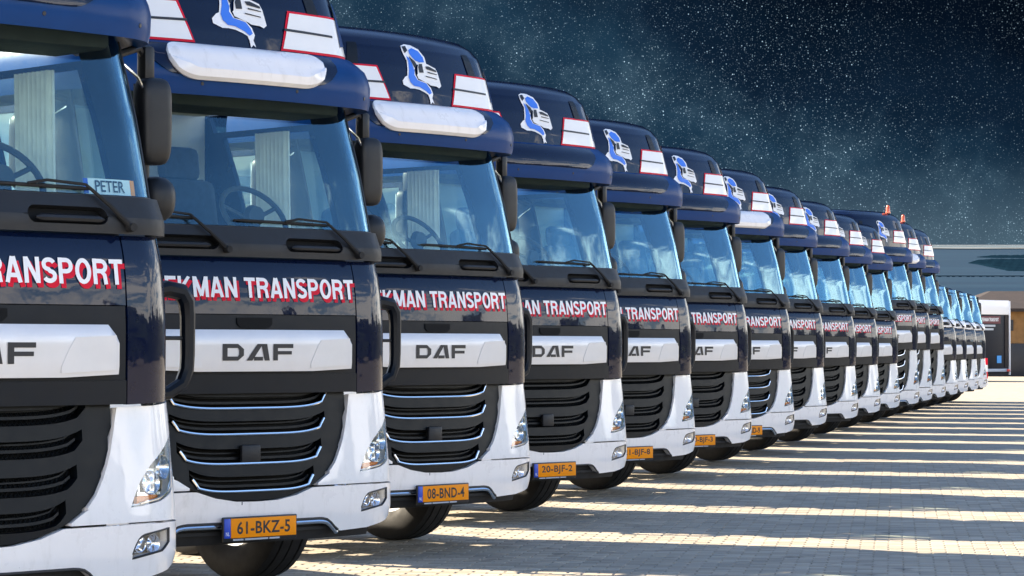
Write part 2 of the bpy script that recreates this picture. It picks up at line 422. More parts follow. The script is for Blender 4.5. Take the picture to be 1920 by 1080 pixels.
# ================================================================== the setting: ground
def mat_brick_ground():
    for name, real in (('paving_brick', True), ('yard_paving', False)):
        m = bpy.data.materials.new(name); m.use_nodes = True; t = NT(m.node_tree); b = t.n['Principled BSDF']
        g = t.new('ShaderNodeNewGeometry'); tcn = t.new('ShaderNodeTexCoord')
        pos = g.outputs['Position']
        if real:
            oi = t.new('ShaderNodeObjectInfo')
            r = t.math('FRACT', t.math('ADD', g.outputs['Random Per Island'], t.math('MULTIPLY', oi.outputs['Random'], 7.3)))
            c = t.ramp(r, [(0.0, (0.285, 0.252, 0.198)), (0.35, (0.345, 0.302, 0.238)), (0.7, (0.385, 0.337, 0.266)), (1.0, (0.44, 0.385, 0.305))])
        else:
            mp = t.new('ShaderNodeMapping'); t.link(pos, mp.inputs[0]); mp.inputs['Rotation'].default_value = (0, 0, R_(-8))
            bt = t.new('ShaderNodeTexBrick'); t.link(mp.outputs[0], bt.inputs[0]); bt.inputs['Scale'].default_value = 1.0
            bt.inputs['Brick Width'].default_value = 0.21; bt.inputs['Row Height'].default_value = 0.11; bt.inputs['Mortar Size'].default_value = 0.004
            bt.inputs['Color1'].default_value = (0.285, 0.252, 0.2, 1); bt.inputs['Color2'].default_value = (0.395, 0.348, 0.275, 1); bt.inputs['Mortar'].default_value = (0.17, 0.15, 0.12, 1)
            c = bt.outputs[0]
        big = t.noise(pos, 0.45, 5, 0.6); fine = t.noise(pos, 9.0, 5, 0.65)
        c = t.mix(t.maprange(big, 0.46, 0.74, 0.0, 0.30), c, (0.175, 0.165, 0.15, 1))
        c = t.mix(t.maprange(fine, 0.5, 0.72, 0.0, 0.30), c, (0.43, 0.38, 0.30, 1))
        spot = t.noise(pos, 2.2, 3, 0.5)
        c = t.mix(t.maprange(spot, 0.63, 0.74, 0.0, 0.6), c, (0.07, 0.066, 0.062, 1))
        t.link(c, b.inputs['Base Color'])
        t.link(t.maprange(fine, 0.3, 0.7, 0.72, 0.92, smooth=False), b.inputs['Roughness'])
        b.inputs['Specular IOR Level'].default_value = 0.3
        bn = t.new('ShaderNodeBump'); bn.inputs['Strength'].default_value = 0.4; bn.inputs['Distance'].default_value = 0.004
        t.link(t.noise(pos, 55, 5, 0.7), bn.inputs['Height']); t.link(bn.outputs[0], b.inputs['Normal'])
        MAT[name] = m
mat_brick_ground()
g = MB(); g.grid([[(x, y, -0.008) for x in (-900, -60, 0, 60, 900)] for y in (-400, 0, 60, 140, 420)])
ground = tag(link('ground', g.mesh('ground', 'yard_paving', smooth=False)), kind='structure')
# paving bricks: real pieces as far as they can be told apart
def project(x, y, z):
    pit = math.atan((HORIZON - 540.0)/F_PX); yy = y*math.cos(pit) + (z-CAM_H)*math.sin(pit); zv = (z-CAM_H)*math.cos(pit) - y*math.sin(pit)
    return 960 + F_PX*x/yy, 540 - F_PX*zv/yy
def brick_geo(mb, cx, cy, a, L=0.2, Wd=0.1, dz=0.0):
    ca, sa = math.cos(a), math.sin(a); b = len(mb.v)
    for (hl, hw, z) in ((L/2, Wd/2, -0.03), (L/2, Wd/2, -0.005), (L/2-0.005, Wd/2-0.005, 0.0)):
        for sx, sy in ((-1, -1), (1, -1), (1, 1), (-1, 1)):
            mb.v.append((cx + ca*sx*hl - sa*sy*hw, cy + sa*sx*hl + ca*sy*hw, z + dz))
    mb.f.append((b+8, b+9, b+10, b+11))
    for k in range(4):
        k2 = (k+1) % 4
        mb.f.append((b+4+k, b+4+k2, b+8+k2, b+8+k)); mb.f.append((b+k, b+k2, b+4+k2, b+4+k))
BA = R_(-8)
cand = []
for j in range(-60, 420):
    for i in range(-70, 70):
        lx = (i + (0.5 if j % 2 else 0.0))*0.21; ly = 13.0 + j*0.11
        x = lx*math.cos(BA) - (ly-17)*math.sin(BA); y = 17 + lx*math.sin(BA) + (ly-17)*math.cos(BA)
        if y < 15 or y > 36: continue
        px, py = project(x, y, 0)
        if not (-60 < px < 1980 and 780 < py < 1110): continue
        cand.append((py, px, x, y))
front = sorted([c for c in cand if c[0] < 1078 and 620 < c[1] < 1915], reverse=True)[:300]
front_set = set((c[2], c[3]) for c in front)
one = MB(); brick_geo(one, 0, 0, 0)
bme = one.mesh('brick', 'paving_brick', smooth=False, fix=False)
rb = random.Random(3)
for c in front:
    o = link('brick', bme, ground, (c[2], c[3], rb.uniform(-0.0012, 0.0016)), BA + rb.uniform(-0.012, 0.012))
rest = MB()
for c in cand:
    if (c[2], c[3]) in front_set: continue
    brick_geo(rest, c[2], c[3], BA + rb.uniform(-0.012, 0.012), dz=rb.uniform(-0.0012, 0.0016))
tag(link('paving_bricks', rest.mesh('paving_bricks', 'paving_brick', smooth=False, fix=False), ground), kind='stuff')

# ================================================================== the truck
TAB_BUMPER = [(0.30, 1.19, 0.30, 0.05), (0.40, 1.215, 0.30, 0.012), (0.52, 1.235, 0.28, 0.0), (0.68, 1.235, 0.28, 0.0), (1.0, 1.225, 0.27, 0.03), (1.24, 1.205, 0.26, 0.05)]
TAB_HOOD = [(1.20, 1.165, 0.25, 0.030), (1.60, 1.165, 0.25, 0.026), (1.80, 1.16, 0.25, 0.040), (1.93, 1.155, 0.25, 0.062), (2.02, 1.15, 0.25, 0.090)]
TAB_COWL = [(1.98, 1.165, 0.25, 0.045), (2.08, 1.165, 0.25, 0.040), (2.20, 1.145, 0.24, 0.085)]
TAB_SCREEN = [(2.15, 1.130, 0.24, 0.10), (2.55, 1.10, 0.25, 0.175), (3.02, 1.050, 0.26, 0.285)]
TAB_VISOR = [(2.90, 1.145, 0.36, 0.085), (2.945, 1.150, 0.36, 0.075), (2.99, 1.158, 0.37, 0.062), (3.10, 1.158, 0.37, 0.056), (3.19, 1.135, 0.37, 0.090), (3.255, 1.085, 0.36, 0.17)]
TAB_ROOF = [(3.16, 1.055, 0.34, 0.165), (3.34, 1.02, 0.34, 0.190), (3.52, 0.990, 0.34, 0.225), (3.65, 0.962, 0.33, 0.262), (3.72, 0.93, 0.32, 0.318), (3.775, 0.89, 0.31, 0.40), (3.81, 0.84, 0.30, 0.52), (3.83, 0.77, 0.28, 0.70)]
TAB_ROOF_TALL = [(3.16, 1.06, 0.34, 0.150), (3.40, 1.04, 0.34, 0.175), (3.60, 1.01, 0.34, 0.215), (3.77, 0.98, 0.33, 0.265), (3.86, 0.94, 0.32, 0.335), (3.92, 0.895, 0.31, 0.42), (3.955, 0.845, 0.30, 0.54), (3.97, 0.77, 0.28, 0.70)]
TAB_ROOF_LOW = [(2.90, 1.075, 0.30, 0.240), (2.97, 1.06, 0.30, 0.285), (3.03, 1.02, 0.30, 0.37), (3.07, 0.95, 0.28, 0.52), (3.085, 0.85, 0.28, 0.75)]
SB, SH, SCW, SW, SV = Surf(TAB_BUMPER, 0.075), Surf(TAB_HOOD), Surf(TAB_COWL), Surf(TAB_SCREEN), Surf(TAB_VISOR, 0.07)
SR, SRT, SRL = Surf(TAB_ROOF, 0.07), Surf(TAB_ROOF_TALL, 0.07), Surf(TAB_ROOF_LOW, 0.07)
CABY = 1.92
GB = [(0.0, 0.600), (0.15, 0.604), (0.30, 0.628), (0.44, 0.672), (0.55, 0.735), (0.63, 0.815), (0.69, 0.92), (0.73, 1.03), (0.755, 1.14), (0.77, 1.24), (0.9, 1.6)]
def gb(u): return lerp_tab(GB, abs(u))
def lay(S, z, yb=CABY, n=9, na=8, ns=4):
    """points along the whole plan outline at height z, back left to back right"""
    W, R, y0 = interp(S.tab, z); B = S.bow; L = W - R; a0 = math.atan(2*B/L); L = W - R*(1 - math.sin(a0)); a0 = math.atan(2*B/L); arc = R*(math.pi/2 - a0)
    us = frange(0, L, n) + frange(L, L+arc, na)[1:]
    ye = S.raw(us[-1], z).y
    us += [us[-1] + (yb - ye)*k/(ns-1) for k in range(1, ns)]
    us = [-u for u in us[::-1]] + us[1:]
    return [S.raw(u, z) for u in us]
def loft_roof(S, zs, yb=CABY):
    mb = MB(); rows = [lay(S, z, yb) for z in zs]; mb.grid(rows)
    m = len(rows[0]); b = (len(rows)-1)*m
    for i in range(m//2):
        j = m-1-i
        if i+1 <= j-1: mb.f.append((b+i, b+i+1, b+j-1, b+j) if i+1 != j-1 else (b+i, b+i+1, b+j))
    back = [0 + r*m for r in range(len(rows))] + [m-1 + r*m for r in range(len(rows)-1, -1, -1)]
    mb.f.append(tuple(back))
    return mb

def lamp_open():
    tlo = [(0.83, 0.742), (0.90, 0.748), (1.02, 0.765), (1.12, 0.80), (1.20, 0.86), (1.26, 0.95)]
    thi = [(0.83, 0.742), (0.86, 0.80), (0.90, 0.865), (0.96, 0.93), (1.03, 0.985), (1.12, 1.05), (1.22, 1.095), (1.26, 1.10)]
    def lo(u):
        a = abs(u); return 0.742 if a < 0.83 else (1.02 if a > 1.26 else lerp_tab(tlo, a))
    def hi(u):
        a = abs(u); return 0.742 if a < 0.83 else (1.02 if a > 1.26 else lerp_tab(thi, a))
    return lo, hi
def fog_open():
    def lo(u):
        a = abs(u); return 0.56 if a < 0.835 or a > 1.085 else lerp_tab([(0.835, 0.505), (1.03, 0.535), (1.085, 0.575)], a)
    def hi(u):
        a = abs(u); return 0.56 if a < 0.835 or a > 1.085 else lerp_tab([(0.835, 0.525), (0.865, 0.585), (0.90, 0.612), (1.085, 0.638)], a)
    return lo, hi
LLO, LHI = lamp_open(); FLO, FHI = fog_open()
UB = 1.62
US_B = sorted(set([round(x, 4) for x in frange(-UB, UB, 131)] + [s*x for s in (-1, 1) for x in (0.8349, 0.8351, 0.865, 0.90, 1.0849, 1.0851, 0.83, 0.8301, 1.2599, 1.2601)]))
def bumper_lo(u):
    return lerp_tab([(0.0, 0.475), (0.50, 0.475), (0.545, 0.468), (0.585, 0.445), (0.63, 0.405), (0.66, 0.395), (0.90, 0.405), (1.10, 0.44), (1.25, 0.50), (1.62, 0.56)], abs(u))
CACHE = {}
def M(key, fn):
    if key not in CACHE: CACHE[key] = fn()
    return CACHE[key]
def mk(key, mat, fn, **kw):
    def go():
        mb = MB(); fn(mb); return mb.mesh(key, mat, **kw)
    return M(key, go)

def b_bumper(mb):
    bands(mb, SB, US_B, bumper_lo, lambda u: min(gb(u), 0.668) - 0.004, [(FLO, FHI)], nz=5, off=0.0, th=0.05)
def b_surround(s):
    def fn(mb):
        us = [u for u in US_B if u*s > 0.44]
        top = lambda u: lerp_tab([(0.5, 1.205), (1.0, 1.215), (1.25, 1.235), (1.5, 1.235)], abs(u)) if abs(u) < 1.42 else 0.0
        bands(mb, SB, us, lambda u: 0.674, lambda u: min(top(u), gb(u) - 0.003) if abs(u) < 0.765 else top(u), [(LLO, LHI)], nz=5, off=-0.003, th=0.05)
        patch(mb, SB, us, 1.19, lambda u: 1.212 if 0.80 < abs(u) < 1.42 else 0, nz=2, off=-0.06, th=0.10)
    return fn
def b_splitline(mb): patch(mb, SB, frange(-0.115, -0.108, 2), 0.48, 0.598, nz=2, off=0.0006, th=0.0)
def b_valance(mb):
    patch(mb, SB, frange(-1.0, 1.0, 31), 0.33, 0.52, nz=3, off=-0.06, th=0.02)
    patch(mb, SB, frange(-0.60, 0.60, 31), 0.40, 0.425, nz=2, off=-0.035, th=0.02)
def b_trim(mb):
    pts = []
    for u in frange(-0.64, 0.64, 41): pts.append(SB(u, bumper_lo(u) - 0.016, -0.004))
    mb.tube(pts, 0.013, 8)
def b_trim_edge(mb):
    pts = [SB(u, bumper_lo(u) + 0.004, 0.001) for u in frange(-0.645, 0.645, 41)]
    mb.tube(pts, 0.007, 6)
def b_grille_back(mb): patch(mb, SB, frange(-0.79, 0.79, 41), gb, 1.26, nz=4, off=-0.105, th=0.02)
OPN = [(0.655, 0.745, 0.46), (0.815, 0.905, 0.535), (0.985, 1.065, 0.575), (1.135, 1.205, 0.60)]
def opn_fn(k):
    a, b, w = OPN[k]
    def rise(u): return 0.050*min(1.0, abs(u)/w)**5
    lo = lambda u: (a if abs(u) < w - 0.05 else a + (abs(u)-w+0.05)*0.55) + rise(u) if abs(u) < w else (a+b)/2 + 0.05
    hi = lambda u: b + rise(u) if abs(u) < w else (a+b)/2 + 0.05
    return lo, hi
def b_grille_face(mb):
    us = sorted(set(frange(-0.775, 0.775, 63) + [s*(w + e) for s in (-1, 1) for a, b, w in OPN for e in (-0.0005, 0.0005)]))
    top = lambda u: 1.245
    bands(mb, SB, us, lambda u: gb(u) + 0.003, top, [opn_fn(k) for k in range(4)], nz=3, off=-0.022, th=0.05)
def b_slat(k):
    def fn(mb):
        lo, hi = opn_fn(k); a, b, w = OPN[k]; m = (a+b)/2
        patch(mb, SB, frange(-w+0.03, w-0.03, 25), lambda u: lo(u) + 0.030, lambda u: lo(u) + 0.044, nz=2, off=-0.040, th=0.035)
        patch(mb, SB, frange(-w+0.03, w-0.03, 25), lambda u: lo(u) + 0.064, lambda u: lo(u) + 0.072, nz=2, off=-0.062, th=0.025)
    return fn
def b_mesh(k):                                   # honeycomb insert
    def fn(mb):
        lo, hi = opn_fn(k); a, b, w = OPN[k]; st = 0.026
        n = int(2*w/st)
        for i in range(1, n):
            u = -w + i*st
            for s in (-1, 1):
                z0, z1 = lo(u) + 0.004, hi(u) - 0.004
                if z1 - z0 < 0.02: continue
                p0 = SB(u, z0, -0.078); p1 = SB(u + s*0.05, z1, -0.078)
                mb.tube([p0, p1], 0.0032, 4, cap=False)
    return fn
def b_strip(k):
    def fn(mb):
        lo, hi = opn_fn(k); a, b, w = OPN[k]
        pts = [SB(u, lo(u) + 0.004, -0.014) for u in frange(-w+0.055, w-0.055, 31)]
        for s in (1,):
            e = [SB(w - 0.05 + 0.035*t, lo(w-0.055) + 0.012 + 0.045*t, -0.014) for t in (0.35, 1.0)]
            f = [SB(-(w - 0.05 + 0.035*t), lo(w-0.055) + 0.012 + 0.045*t, -0.014) for t in (1.0, 0.35)]
            pts = f + pts + e
        mb.tube(pts, 0.0088, 8)
    return fn
def b_radar(mb):
    q = SB(-0.03, 0.875, -0.012); mb.box(q, (0.14, 0.03, 0.105), 0.012)
def b_lamp_house(s):
    def fn(mb): patch(mb, SB, [s*x for x in (frange(0.80, 1.28, 25) if s > 0 else frange(1.28, 0.80, 25))], lambda u: LLO(u) - 0.02, lambda u: LHI(u) + 0.02, nz=4, off=-0.075, th=0.01)
    return fn
def b_lamp_glass(s):
    def fn(mb): patch(mb, SB, [s*x for x in (frange(0.832, 1.258, 25) if s > 0 else frange(1.258, 0.832, 25))], lambda u: LLO(u) + 0.002, lambda u: LHI(u) - 0.002, nz=4, off=-0.004, th=0.003)
    return fn
def orient(mb, S, u, z, off, prof, seg=20):
    q = S(u, z, off); n = (S(u, z, off + 0.01) - q).normalized()
    Mx = n.to_track_quat('Y', 'Z').to_matrix()
    t = MB(); t.lathe(prof, (0, 0, 0), 'y', seg); b = len(mb.v)
    mb.v += [tuple(Mx @ Vector(w) + q) for w in t.v]; mb.f += [tuple(b+i for i in fa) for fa in t.f]
def b_projector(s):
    def fn(mb):
        orient(mb, SB, s*0.985, 0.855, -0.07, [(0.012, 0.0), (0.010, 0.02), (0.004, 0.034), (0.012, 0.038), (0.045, 0.052), (0.048, 0.056), (0.04, 0.060), (0.0, 0.060)])
        orient(mb, SB, s*1.105, 0.925, -0.07, [(0.012, 0.0), (0.010, 0.02), (0.004, 0.036), (0.012, 0.040), (0.045, 0.054), (0.048, 0.058), (0.04, 0.062), (0.0, 0.062)])
    return fn
def b_lamp_frame(s):
    def fn(mb):
        for (ua, ub, za, zb) in ((0.90, 1.06, 0.797, 0.812), (0.905, 1.06, 0.905, 0.920), (1.165, 1.190, 0.88, 1.05), (1.045, 1.06, 0.82, 0.99), (1.06, 1.17, 0.985, 0.998), (0.905, 0.915, 0.80, 0.87)):
            us = [s*x for x in (frange(ua, ub, 6) if s > 0 else frange(ub, ua, 6))]
            patch(mb, SB, us, za, zb, nz=2, off=-0.03, th=0.03)
        mb.tube([SB(s*u, LLO(u) + 0.012, -0.014) for u in frange(0.90, 1.25, 14)], 0.006, 6)
    return fn
def b_indicator(s):
    def fn(mb):
        us = [s*x for x in (frange(0.90, 1.04, 7) if s > 0 else frange(1.04, 0.90, 7))]
        patch(mb, SB, us, lambda u: LLO(u) + 0.012, lambda u: LLO(u) + 0.045, nz=3, off=-0.035, th=0.02)
    return fn
def b_fog_house(s):
    def fn(mb): patch(mb, SB, [s*x for x in (frange(0.82, 1.10, 13) if s > 0 else frange(1.10, 0.82, 13))], 0.49, 0.65, nz=3, off=-0.062, th=0.008)
    return fn
def b_fog_glass(s):
    def fn(mb): patch(mb, SB, [s*x for x in (frange(0.837, 1.083, 17) if s > 0 else frange(1.083, 0.837, 17))], lambda u: FLO(u) + 0.002, lambda u: FHI(u) - 0.002, nz=3, off=-0.006, th=0.003)
    return fn
def b_fog_bulb(s):
    def fn(mb):
        for u, r in ((0.905, 0.034), (0.99, 0.040)):
            orient(mb, SB, s*u, 0.568, -0.058, [(0.018, 0.0), (0.014, r*0.3), (0.004, r*0.55), (0.03, r), (0.032, r+0.004), (0.0, r+0.004)])
    return fn
def b_fog_rim(s):
    def fn(mb):
        us = frange(0.836, 1.083, 14)
        mb.tube([SB(s*u, FHI(u) + 0.001, -0.004) for u in us] + [SB(s*u, FLO(u) - 0.001, -0.004) for u in us[::-1]], 0.006, 6, closed=True)
    return fn
def b_hood(mb): patch(mb, SH, frange(-0.805, 0.805, 41), 1.685, 2.012, nz=9, off=0.0, th=0.03)
def b_badge_frame(mb):
    patch(mb, SH, frange(-0.805, 0.805, 41), 1.225, 1.681, nz=5, off=-0.004, th=0.03)
    patch(mb, SH, frange(-0.80, 0.80, 41), 1.225, lambda u: 1.335, nz=3, off=0.010, th=0.014)
def b_notch(mb): patch(mb, SH, frange(-0.13, 0.13, 13), lambda u: 1.60 + 0.028*(abs(u)/0.13)**6, 1.664, nz=2, off=0.0025, th=0.004)
def b_panel(mb):
    top = lambda u: 1.594 - 0.05*max(0.0, (abs(u) - 0.685)/0.05) if abs(u) > 0.685 else 1.594
    us = sorted(set(frange(-0.735, 0.735, 43) + [0.685, -0.685]))
    def bulge(u, t): return -0.022 if t > 0.99 else (-0.004 if t < 0.01 else 0.0)
    patch(mb, SH, us, lambda u: 1.352 + 0.012*max(0.0, (abs(u)-0.42)/0.3), top, nz=6, off=0.035, th=0.037, offf=bulge)
def b_panel_facet(s):
    def fn(mb):
        us = [s*x for x in (frange(0.40, 0.715, 9) if s > 0 else frange(0.715, 0.40, 9))]
        patch(mb, SH, us, lambda u: 1.372 + 0.012*max(0.0, (abs(u)-0.42)/0.3), lambda u: lerp_tab([(0.40, 1.40), (0.47, 1.535), (0.715, 1.545)], abs(u)), nz=3, off=0.0375, th=0.002)
    return fn
def b_letters(mb):
    h0, h1 = 1.415, 1.512; O = 0.0385
    def strip(q): poly_on(mb, SH, [[(u*0.94, z) for u, z in q]], O)
    def box(a, b, c, d): strip([(a, c), (b, c), (b, d), (a, d)])
    t = 0.036; v = 0.024
    x = -0.275                                              # first letter
    box(x, x+t, h0, h1); box(x+t, x+0.115, h0, h0+v); box(x+t, x+0.115, h1-v, h1)
    strip([(x+0.115, h0), (x+0.16, h0+0.03), (x+0.16, h1-0.03), (x+0.115, h1), (x+0.115, h1-v), (x+0.124, h1-v-0.012), (x+0.124, h0+v+0.012), (x+0.115, h0+v)])
    x = -0.095                                              # second letter
    strip([(x, h0), (x+0.045, h0), (x+0.128, h1), (x+0.085, h1)]); strip([(x+0.128, h1), (x+0.118, h1-0.012), (x+0.142, h0), (x+0.182, h0), (x+0.160, h1)])
    box(x+0.058, x+0.128, h0, h0+0.022)
    x = 0.115                                               # third letter
    box(x, x+t, h0, h1); box(x+t, x+0.16, h1-v, h1); box(x+t, x+0.148, h0+0.035, h0+0.035+v*0.85)
def b_corner(s):
    def fn(mb):
        us = [s*x for x in (frange(0.815, 1.40, 25) if s > 0 else frange(1.40, 0.815, 25))]
        patch(mb, SH, us, lambda u: lerp_tab([(0.8, 1.222), (1.1, 1.232), (1.3, 1.27), (1.4, 1.33)], abs(u)), 2.012, nz=9, off=0.0, th=0.03)
    return fn
def b_cowl(mb):
    def vlo(u):
        a = abs(u); return 2.055 if 0.255 <= a <= 0.70 else 2.095
    def end(a): return min(1.0, max(0.0, min(a-0.25, 0.705-a)/0.045))
    lo = lambda u: 2.095 - 0.040*math.sqrt(1-(1-end(abs(u)))**2) if 0.25 < abs(u) < 0.705 else 2.095
    hi = lambda u: 2.095 + 0.042*math.sqrt(1-(1-end(abs(u)))**2) if 0.25 < abs(u) < 0.705 else 2.095
    us = sorted(set(frange(-1.33, 1.33, 75) + [s*x for s in (-1, 1) for x in (0.2501, 0.2525, 0.257, 0.265, 0.28, 0.675, 0.69, 0.698, 0.7025, 0.7049)]))
    bands(mb, SCW, us, lambda u: 2.017, lambda u: 2.192 - 0.02*max(0, (abs(u)-1.2)/0.13), [(lo, hi)], nz=4, off=0.0, th=0.04)
def b_cowl_recess(s):
    def fn(mb):
        us = [s*x for x in (frange(0.23, 0.725, 13) if s > 0 else frange(0.725, 0.23, 13))]
        patch(mb, SCW, us, 2.04, 2.15, nz=3, off=-0.045, th=0.008)
    return fn
def b_cowl_grip(s):
    def fn(mb): mb.tube([SCW(s*u, 2.085, -0.012) for u in frange(0.30, 0.69, 14)], [0.006] + [0.017]*12 + [0.006], 8)
    return fn
def b_wiper(piv, tip, b0, b1):
    def fn(mb):
        p = SCW(piv[0], piv[1], 0.02)
        k = SW(tip[0], tip[1], 0.035)
        mb.tube([p, p.lerp(k, 0.5) + Vector((0, -0.012, 0)), k], [0.016, 0.011, 0.008], 8)
        mb.lathe([(-0.02, 0.0), (-0.02, 0.02), (0.02, 0.024), (0.02, 0.0)], tuple(p), 'y', 12)
        mid = (b0[0]+b1[0])/2
        mb.tube([k, SW(mid + 0.1, tip[1] + 0.012, 0.035), SW(mid, (b0[1]+b1[1])/2 + 0.004, 0.024)], 0.007, 6)
    return fn
def b_wiper_blade(b0, b1):
    def fn(mb): mb.tube([SW(b0[0] + (b1[0]-b0[0])*t, b0[1] + (b1[1]-b0[1])*t, 0.010) for t in frange(0, 1, 13)], [0.004] + [0.009]*11 + [0.004], 6)
    return fn
def b_screen(mb): patch(mb, SW, frange(-1.045, 1.045, 61), 2.185, 2.985, nz=15, off=0.0, th=0.006)
def b_seal(mb):
    mb.tube([SW(u, 2.190, 0.003) for u in frange(-1.05, 1.05, 41)], 0.010, 6)
    for s in (-1, 1): mb.tube([SW(s*1.05, z, 0.001) for z in frange(2.19, 2.96, 9)], 0.007, 6)
def b_pillar(s):
    def fn(mb):
        us = [s*x for x in (frange(1.05, 1.40, 13) if s > 0 else frange(1.40, 1.05, 13))]
        patch(mb, SW, us, 2.15, 3.0, nz=7, off=-0.006, th=0.04)
    return fn
def side(S, a, b, z0, z1, off=0.0, th=0.03, nz=4, n=6):
    def mkfn(s):
        def fn(mb):
            us = [s*x for x in (frange(a, b, n) if s > 0 else frange(b, a, n))]
            patch(mb, S, us, z0, z1, nz=nz, off=off, th=th)
        return fn
    return mkfn
door_side = side(SH, 1.415, 2.42, 1.25, 2.02)
def b_door(s):
    def fn(mb):
        door_side(s)(mb)
        for a, b, z0, z1 in ((1.41, 1.46, 2.03, 2.90), (2.34, 2.42, 2.03, 2.90), (1.46, 2.34, 2.86, 2.90), (1.46, 2.34, 2.03, 2.09)):
            side(SW, a, b, z0, z1, off=-0.004, th=0.035)(s)(mb)
    return fn
side_win = side(SW, 1.462, 2.338, 2.092, 2.858, off=-0.014, th=0.005)
side_rear = side(SH, 2.43, 3.10, 0.98, 2.04)
side_rear_up = side(SW, 2.43, 3.10, 2.02, 3.0)
side_step = side(SB, 1.44, 1.62, 0.50, 1.22, off=-0.02, th=0.04)
def b_back(mb): mb.box((0, CABY - 0.02, 2.05), (2.12, 0.04, 2.0), 0.01)
def b_floor(mb): mb.box((0, 1.1, 1.28), (2.2, 1.8, 0.06))
def b_lining(mb):
    mb.box((0, CABY - 0.06, 2.15), (2.02, 0.02, 1.75)); mb.box((0, 1.25, 3.02), (1.9, 1.4, 0.03), 0.01)
def b_bunk(mb): mb.box((0, 1.80, 1.78), (1.95, 0.42, 0.16), 0.05)
def b_visor(mb):
    zs = [2.945, 2.96, 2.985, 3.03, 3.08, 3.13, 3.18, 3.22, 3.255]
    rows = [lay(SV, z, 1.0) for z in zs]
    m = len(rows[0])
    mb.grid(rows)
    rin = []
    for z, d in ((2.945, 0.0), (2.962, 0.045), (3.01, 0.10)):
        rin.append([q + Vector((-q.x*d*0.55, d*1.25 if abs(q.y) < 0.95 else 0, z - q.z)) for q in lay(SV, 2.945, 1.0)])
    rin = rin[::-1]; mb.grid(rin[:-1] + [rows[0]])
def b_visor_bolt(u):
    return lambda mb: orient(mb, SV, u, 3.01, -0.004, [(0.006, 0.0), (0.006, 0.010), (0.0, 0.013)], 10)
def b_visor_panel(mb):
    hi = lambda u: 3.238; lo = lambda u: 3.055 + 0.10*max(0.0, (abs(u)-0.5)/0.2)**2
    patch(mb, SV, frange(-0.70, 0.70, 41), lo, hi, nz=6, off=0.006, th=0.008)
def b_board(mb):
    lo = lambda u: 3.030 + (0.13*(1 - math.sqrt(max(0.0, 1 - ((abs(u)-0.38)/0.195)**2))) if abs(u) > 0.38 else 0.0)
    hi = lambda u: 3.230 - (0.055*(1 - math.sqrt(max(0.0, 1 - ((abs(u)-0.49)/0.085)**2))) if abs(u) > 0.49 else 0.0)
    us = frange(-0.572, 0.572, 61)
    def bulge(u, t): return 0.016*math.sin(math.pi*min(1, t*1.02))**0.35 * (1 - (abs(u)/0.58)**8) + (0.012 if 0.1 < t < 0.35 else 0)
    patch(mb, SV, us, lo, hi, nz=10, off=0.022, th=0.024, offf=bulge)
def b_mirror_arm(s):
    return lambda mb: mb.tube([(s*1.02, 0.46, 2.90), (s*1.18, 0.50, 2.95), (s*1.235, 0.52, 2.90), (s*1.24, 0.52, 2.70)], 0.020, 8)
def b_mirror_arm_low(s):
    return lambda mb: mb.tube([(s*1.24, 0.52, 2.50), (s*1.24, 0.52, 2.20), (s*1.22, 0.51, 2.12), (s*1.06, 0.46, 2.08)], 0.018, 8)
def b_mirror_mount(s):
    return lambda mb: mb.box((s*1.235, 0.515, 2.865), (0.065, 0.08, 0.20), 0.02)
def b_mirror_stay(s):
    return lambda mb: mb.tube([(s*1.04, 0.44, 2.86), (s*1.14, 0.45, 2.80), (s*1.22, 0.49, 2.72)], 0.008, 6)
def rounded_shell(mb, c, w, d, h, s, taper=0.8, pw=3.2):
    """mirror housing: superellipsoid squashed in depth, flat at the rear face"""
    n, m = 18, 14; b = len(mb.v); e = 2.0/pw
    sp = lambda a: math.copysign(abs(math.sin(a))**e, math.sin(a)); cp = lambda a: math.copysign(abs(math.cos(a))**e, math.cos(a))
    rows = []
    for i in range(m+1):
        ph = -math.pi/2 + math.pi*i/m; row = []
        for j in range(n):
            th = 2*math.pi*j/n
            x = cp(ph)*cp(th); y = cp(ph)*sp(th); z = sp(ph)
            if y > 0: y *= 0.35
            row.append((c[0] + s*x*w/2*(1 - (1-taper)*0.5*(1-z)), c[1] + y*d/2, c[2] + z*h/2))
        row.append(row[0]); rows.append(row)
    mb.grid(rows)
def b_mirror_main(s):
    return lambda mb: rounded_shell(mb, (s*1.265, 0.52, 2.595), 0.185, 0.17, 0.43, s, 0.96, 4.6)
def b_mirror_wide(s):
    return lambda mb: rounded_shell(mb, (s*1.295, 0.525, 2.215), 0.195, 0.21, 0.225, s, 0.92, 2.5)
def b_mirror_glass(s):
    def fn(mb):
        mb.box((s*1.265, 0.5525, 2.595), (0.15, 0.004, 0.37), 0.0)
    return fn
def b_loop(s):
    def fn(mb):
        x0, y0 = 1.165, 0.40
        pts = []
        for (dx, z) in ((-0.02, 1.75), (0.11, 1.775), (0.20, 1.76), (0.235, 1.71), (0.242, 1.64), (0.242, 1.45), (0.237, 1.38), (0.205, 1.31), (0.12, 1.265), (-0.02, 1.25)):
            pts.append((s*(x0+dx), y0, z))
        mb.tube(pts, [0.034, 0.042, 0.044, 0.042, 0.038, 0.036, 0.036, 0.036, 0.034, 0.032], 10)
    return fn
def b_loop_bar(s):
    return lambda mb: mb.tube([(s*1.15, 0.42, 1.535), (s*1.40, 0.40, 1.535)], 0.010, 6)
def b_handle(s):
    def fn(mb): mb.box((s*1.178, 1.62, 1.62), (0.03, 0.20, 0.05), 0.012); 
    return fn
def b_bracket(s):
    def fn(mb):
        mb.tube([(s*1.16, 0.40, 0.47), (s*1.19, 0.62, 0.42), (s*1.20, 0.80, 0.34)], 0.014, 6)
        mb.box((s*1.17, 0.70, 0.40), (0.05, 0.30, 0.02), 0.006, Matrix.Rotation(R_(-14), 3, 'X'))
    return fn
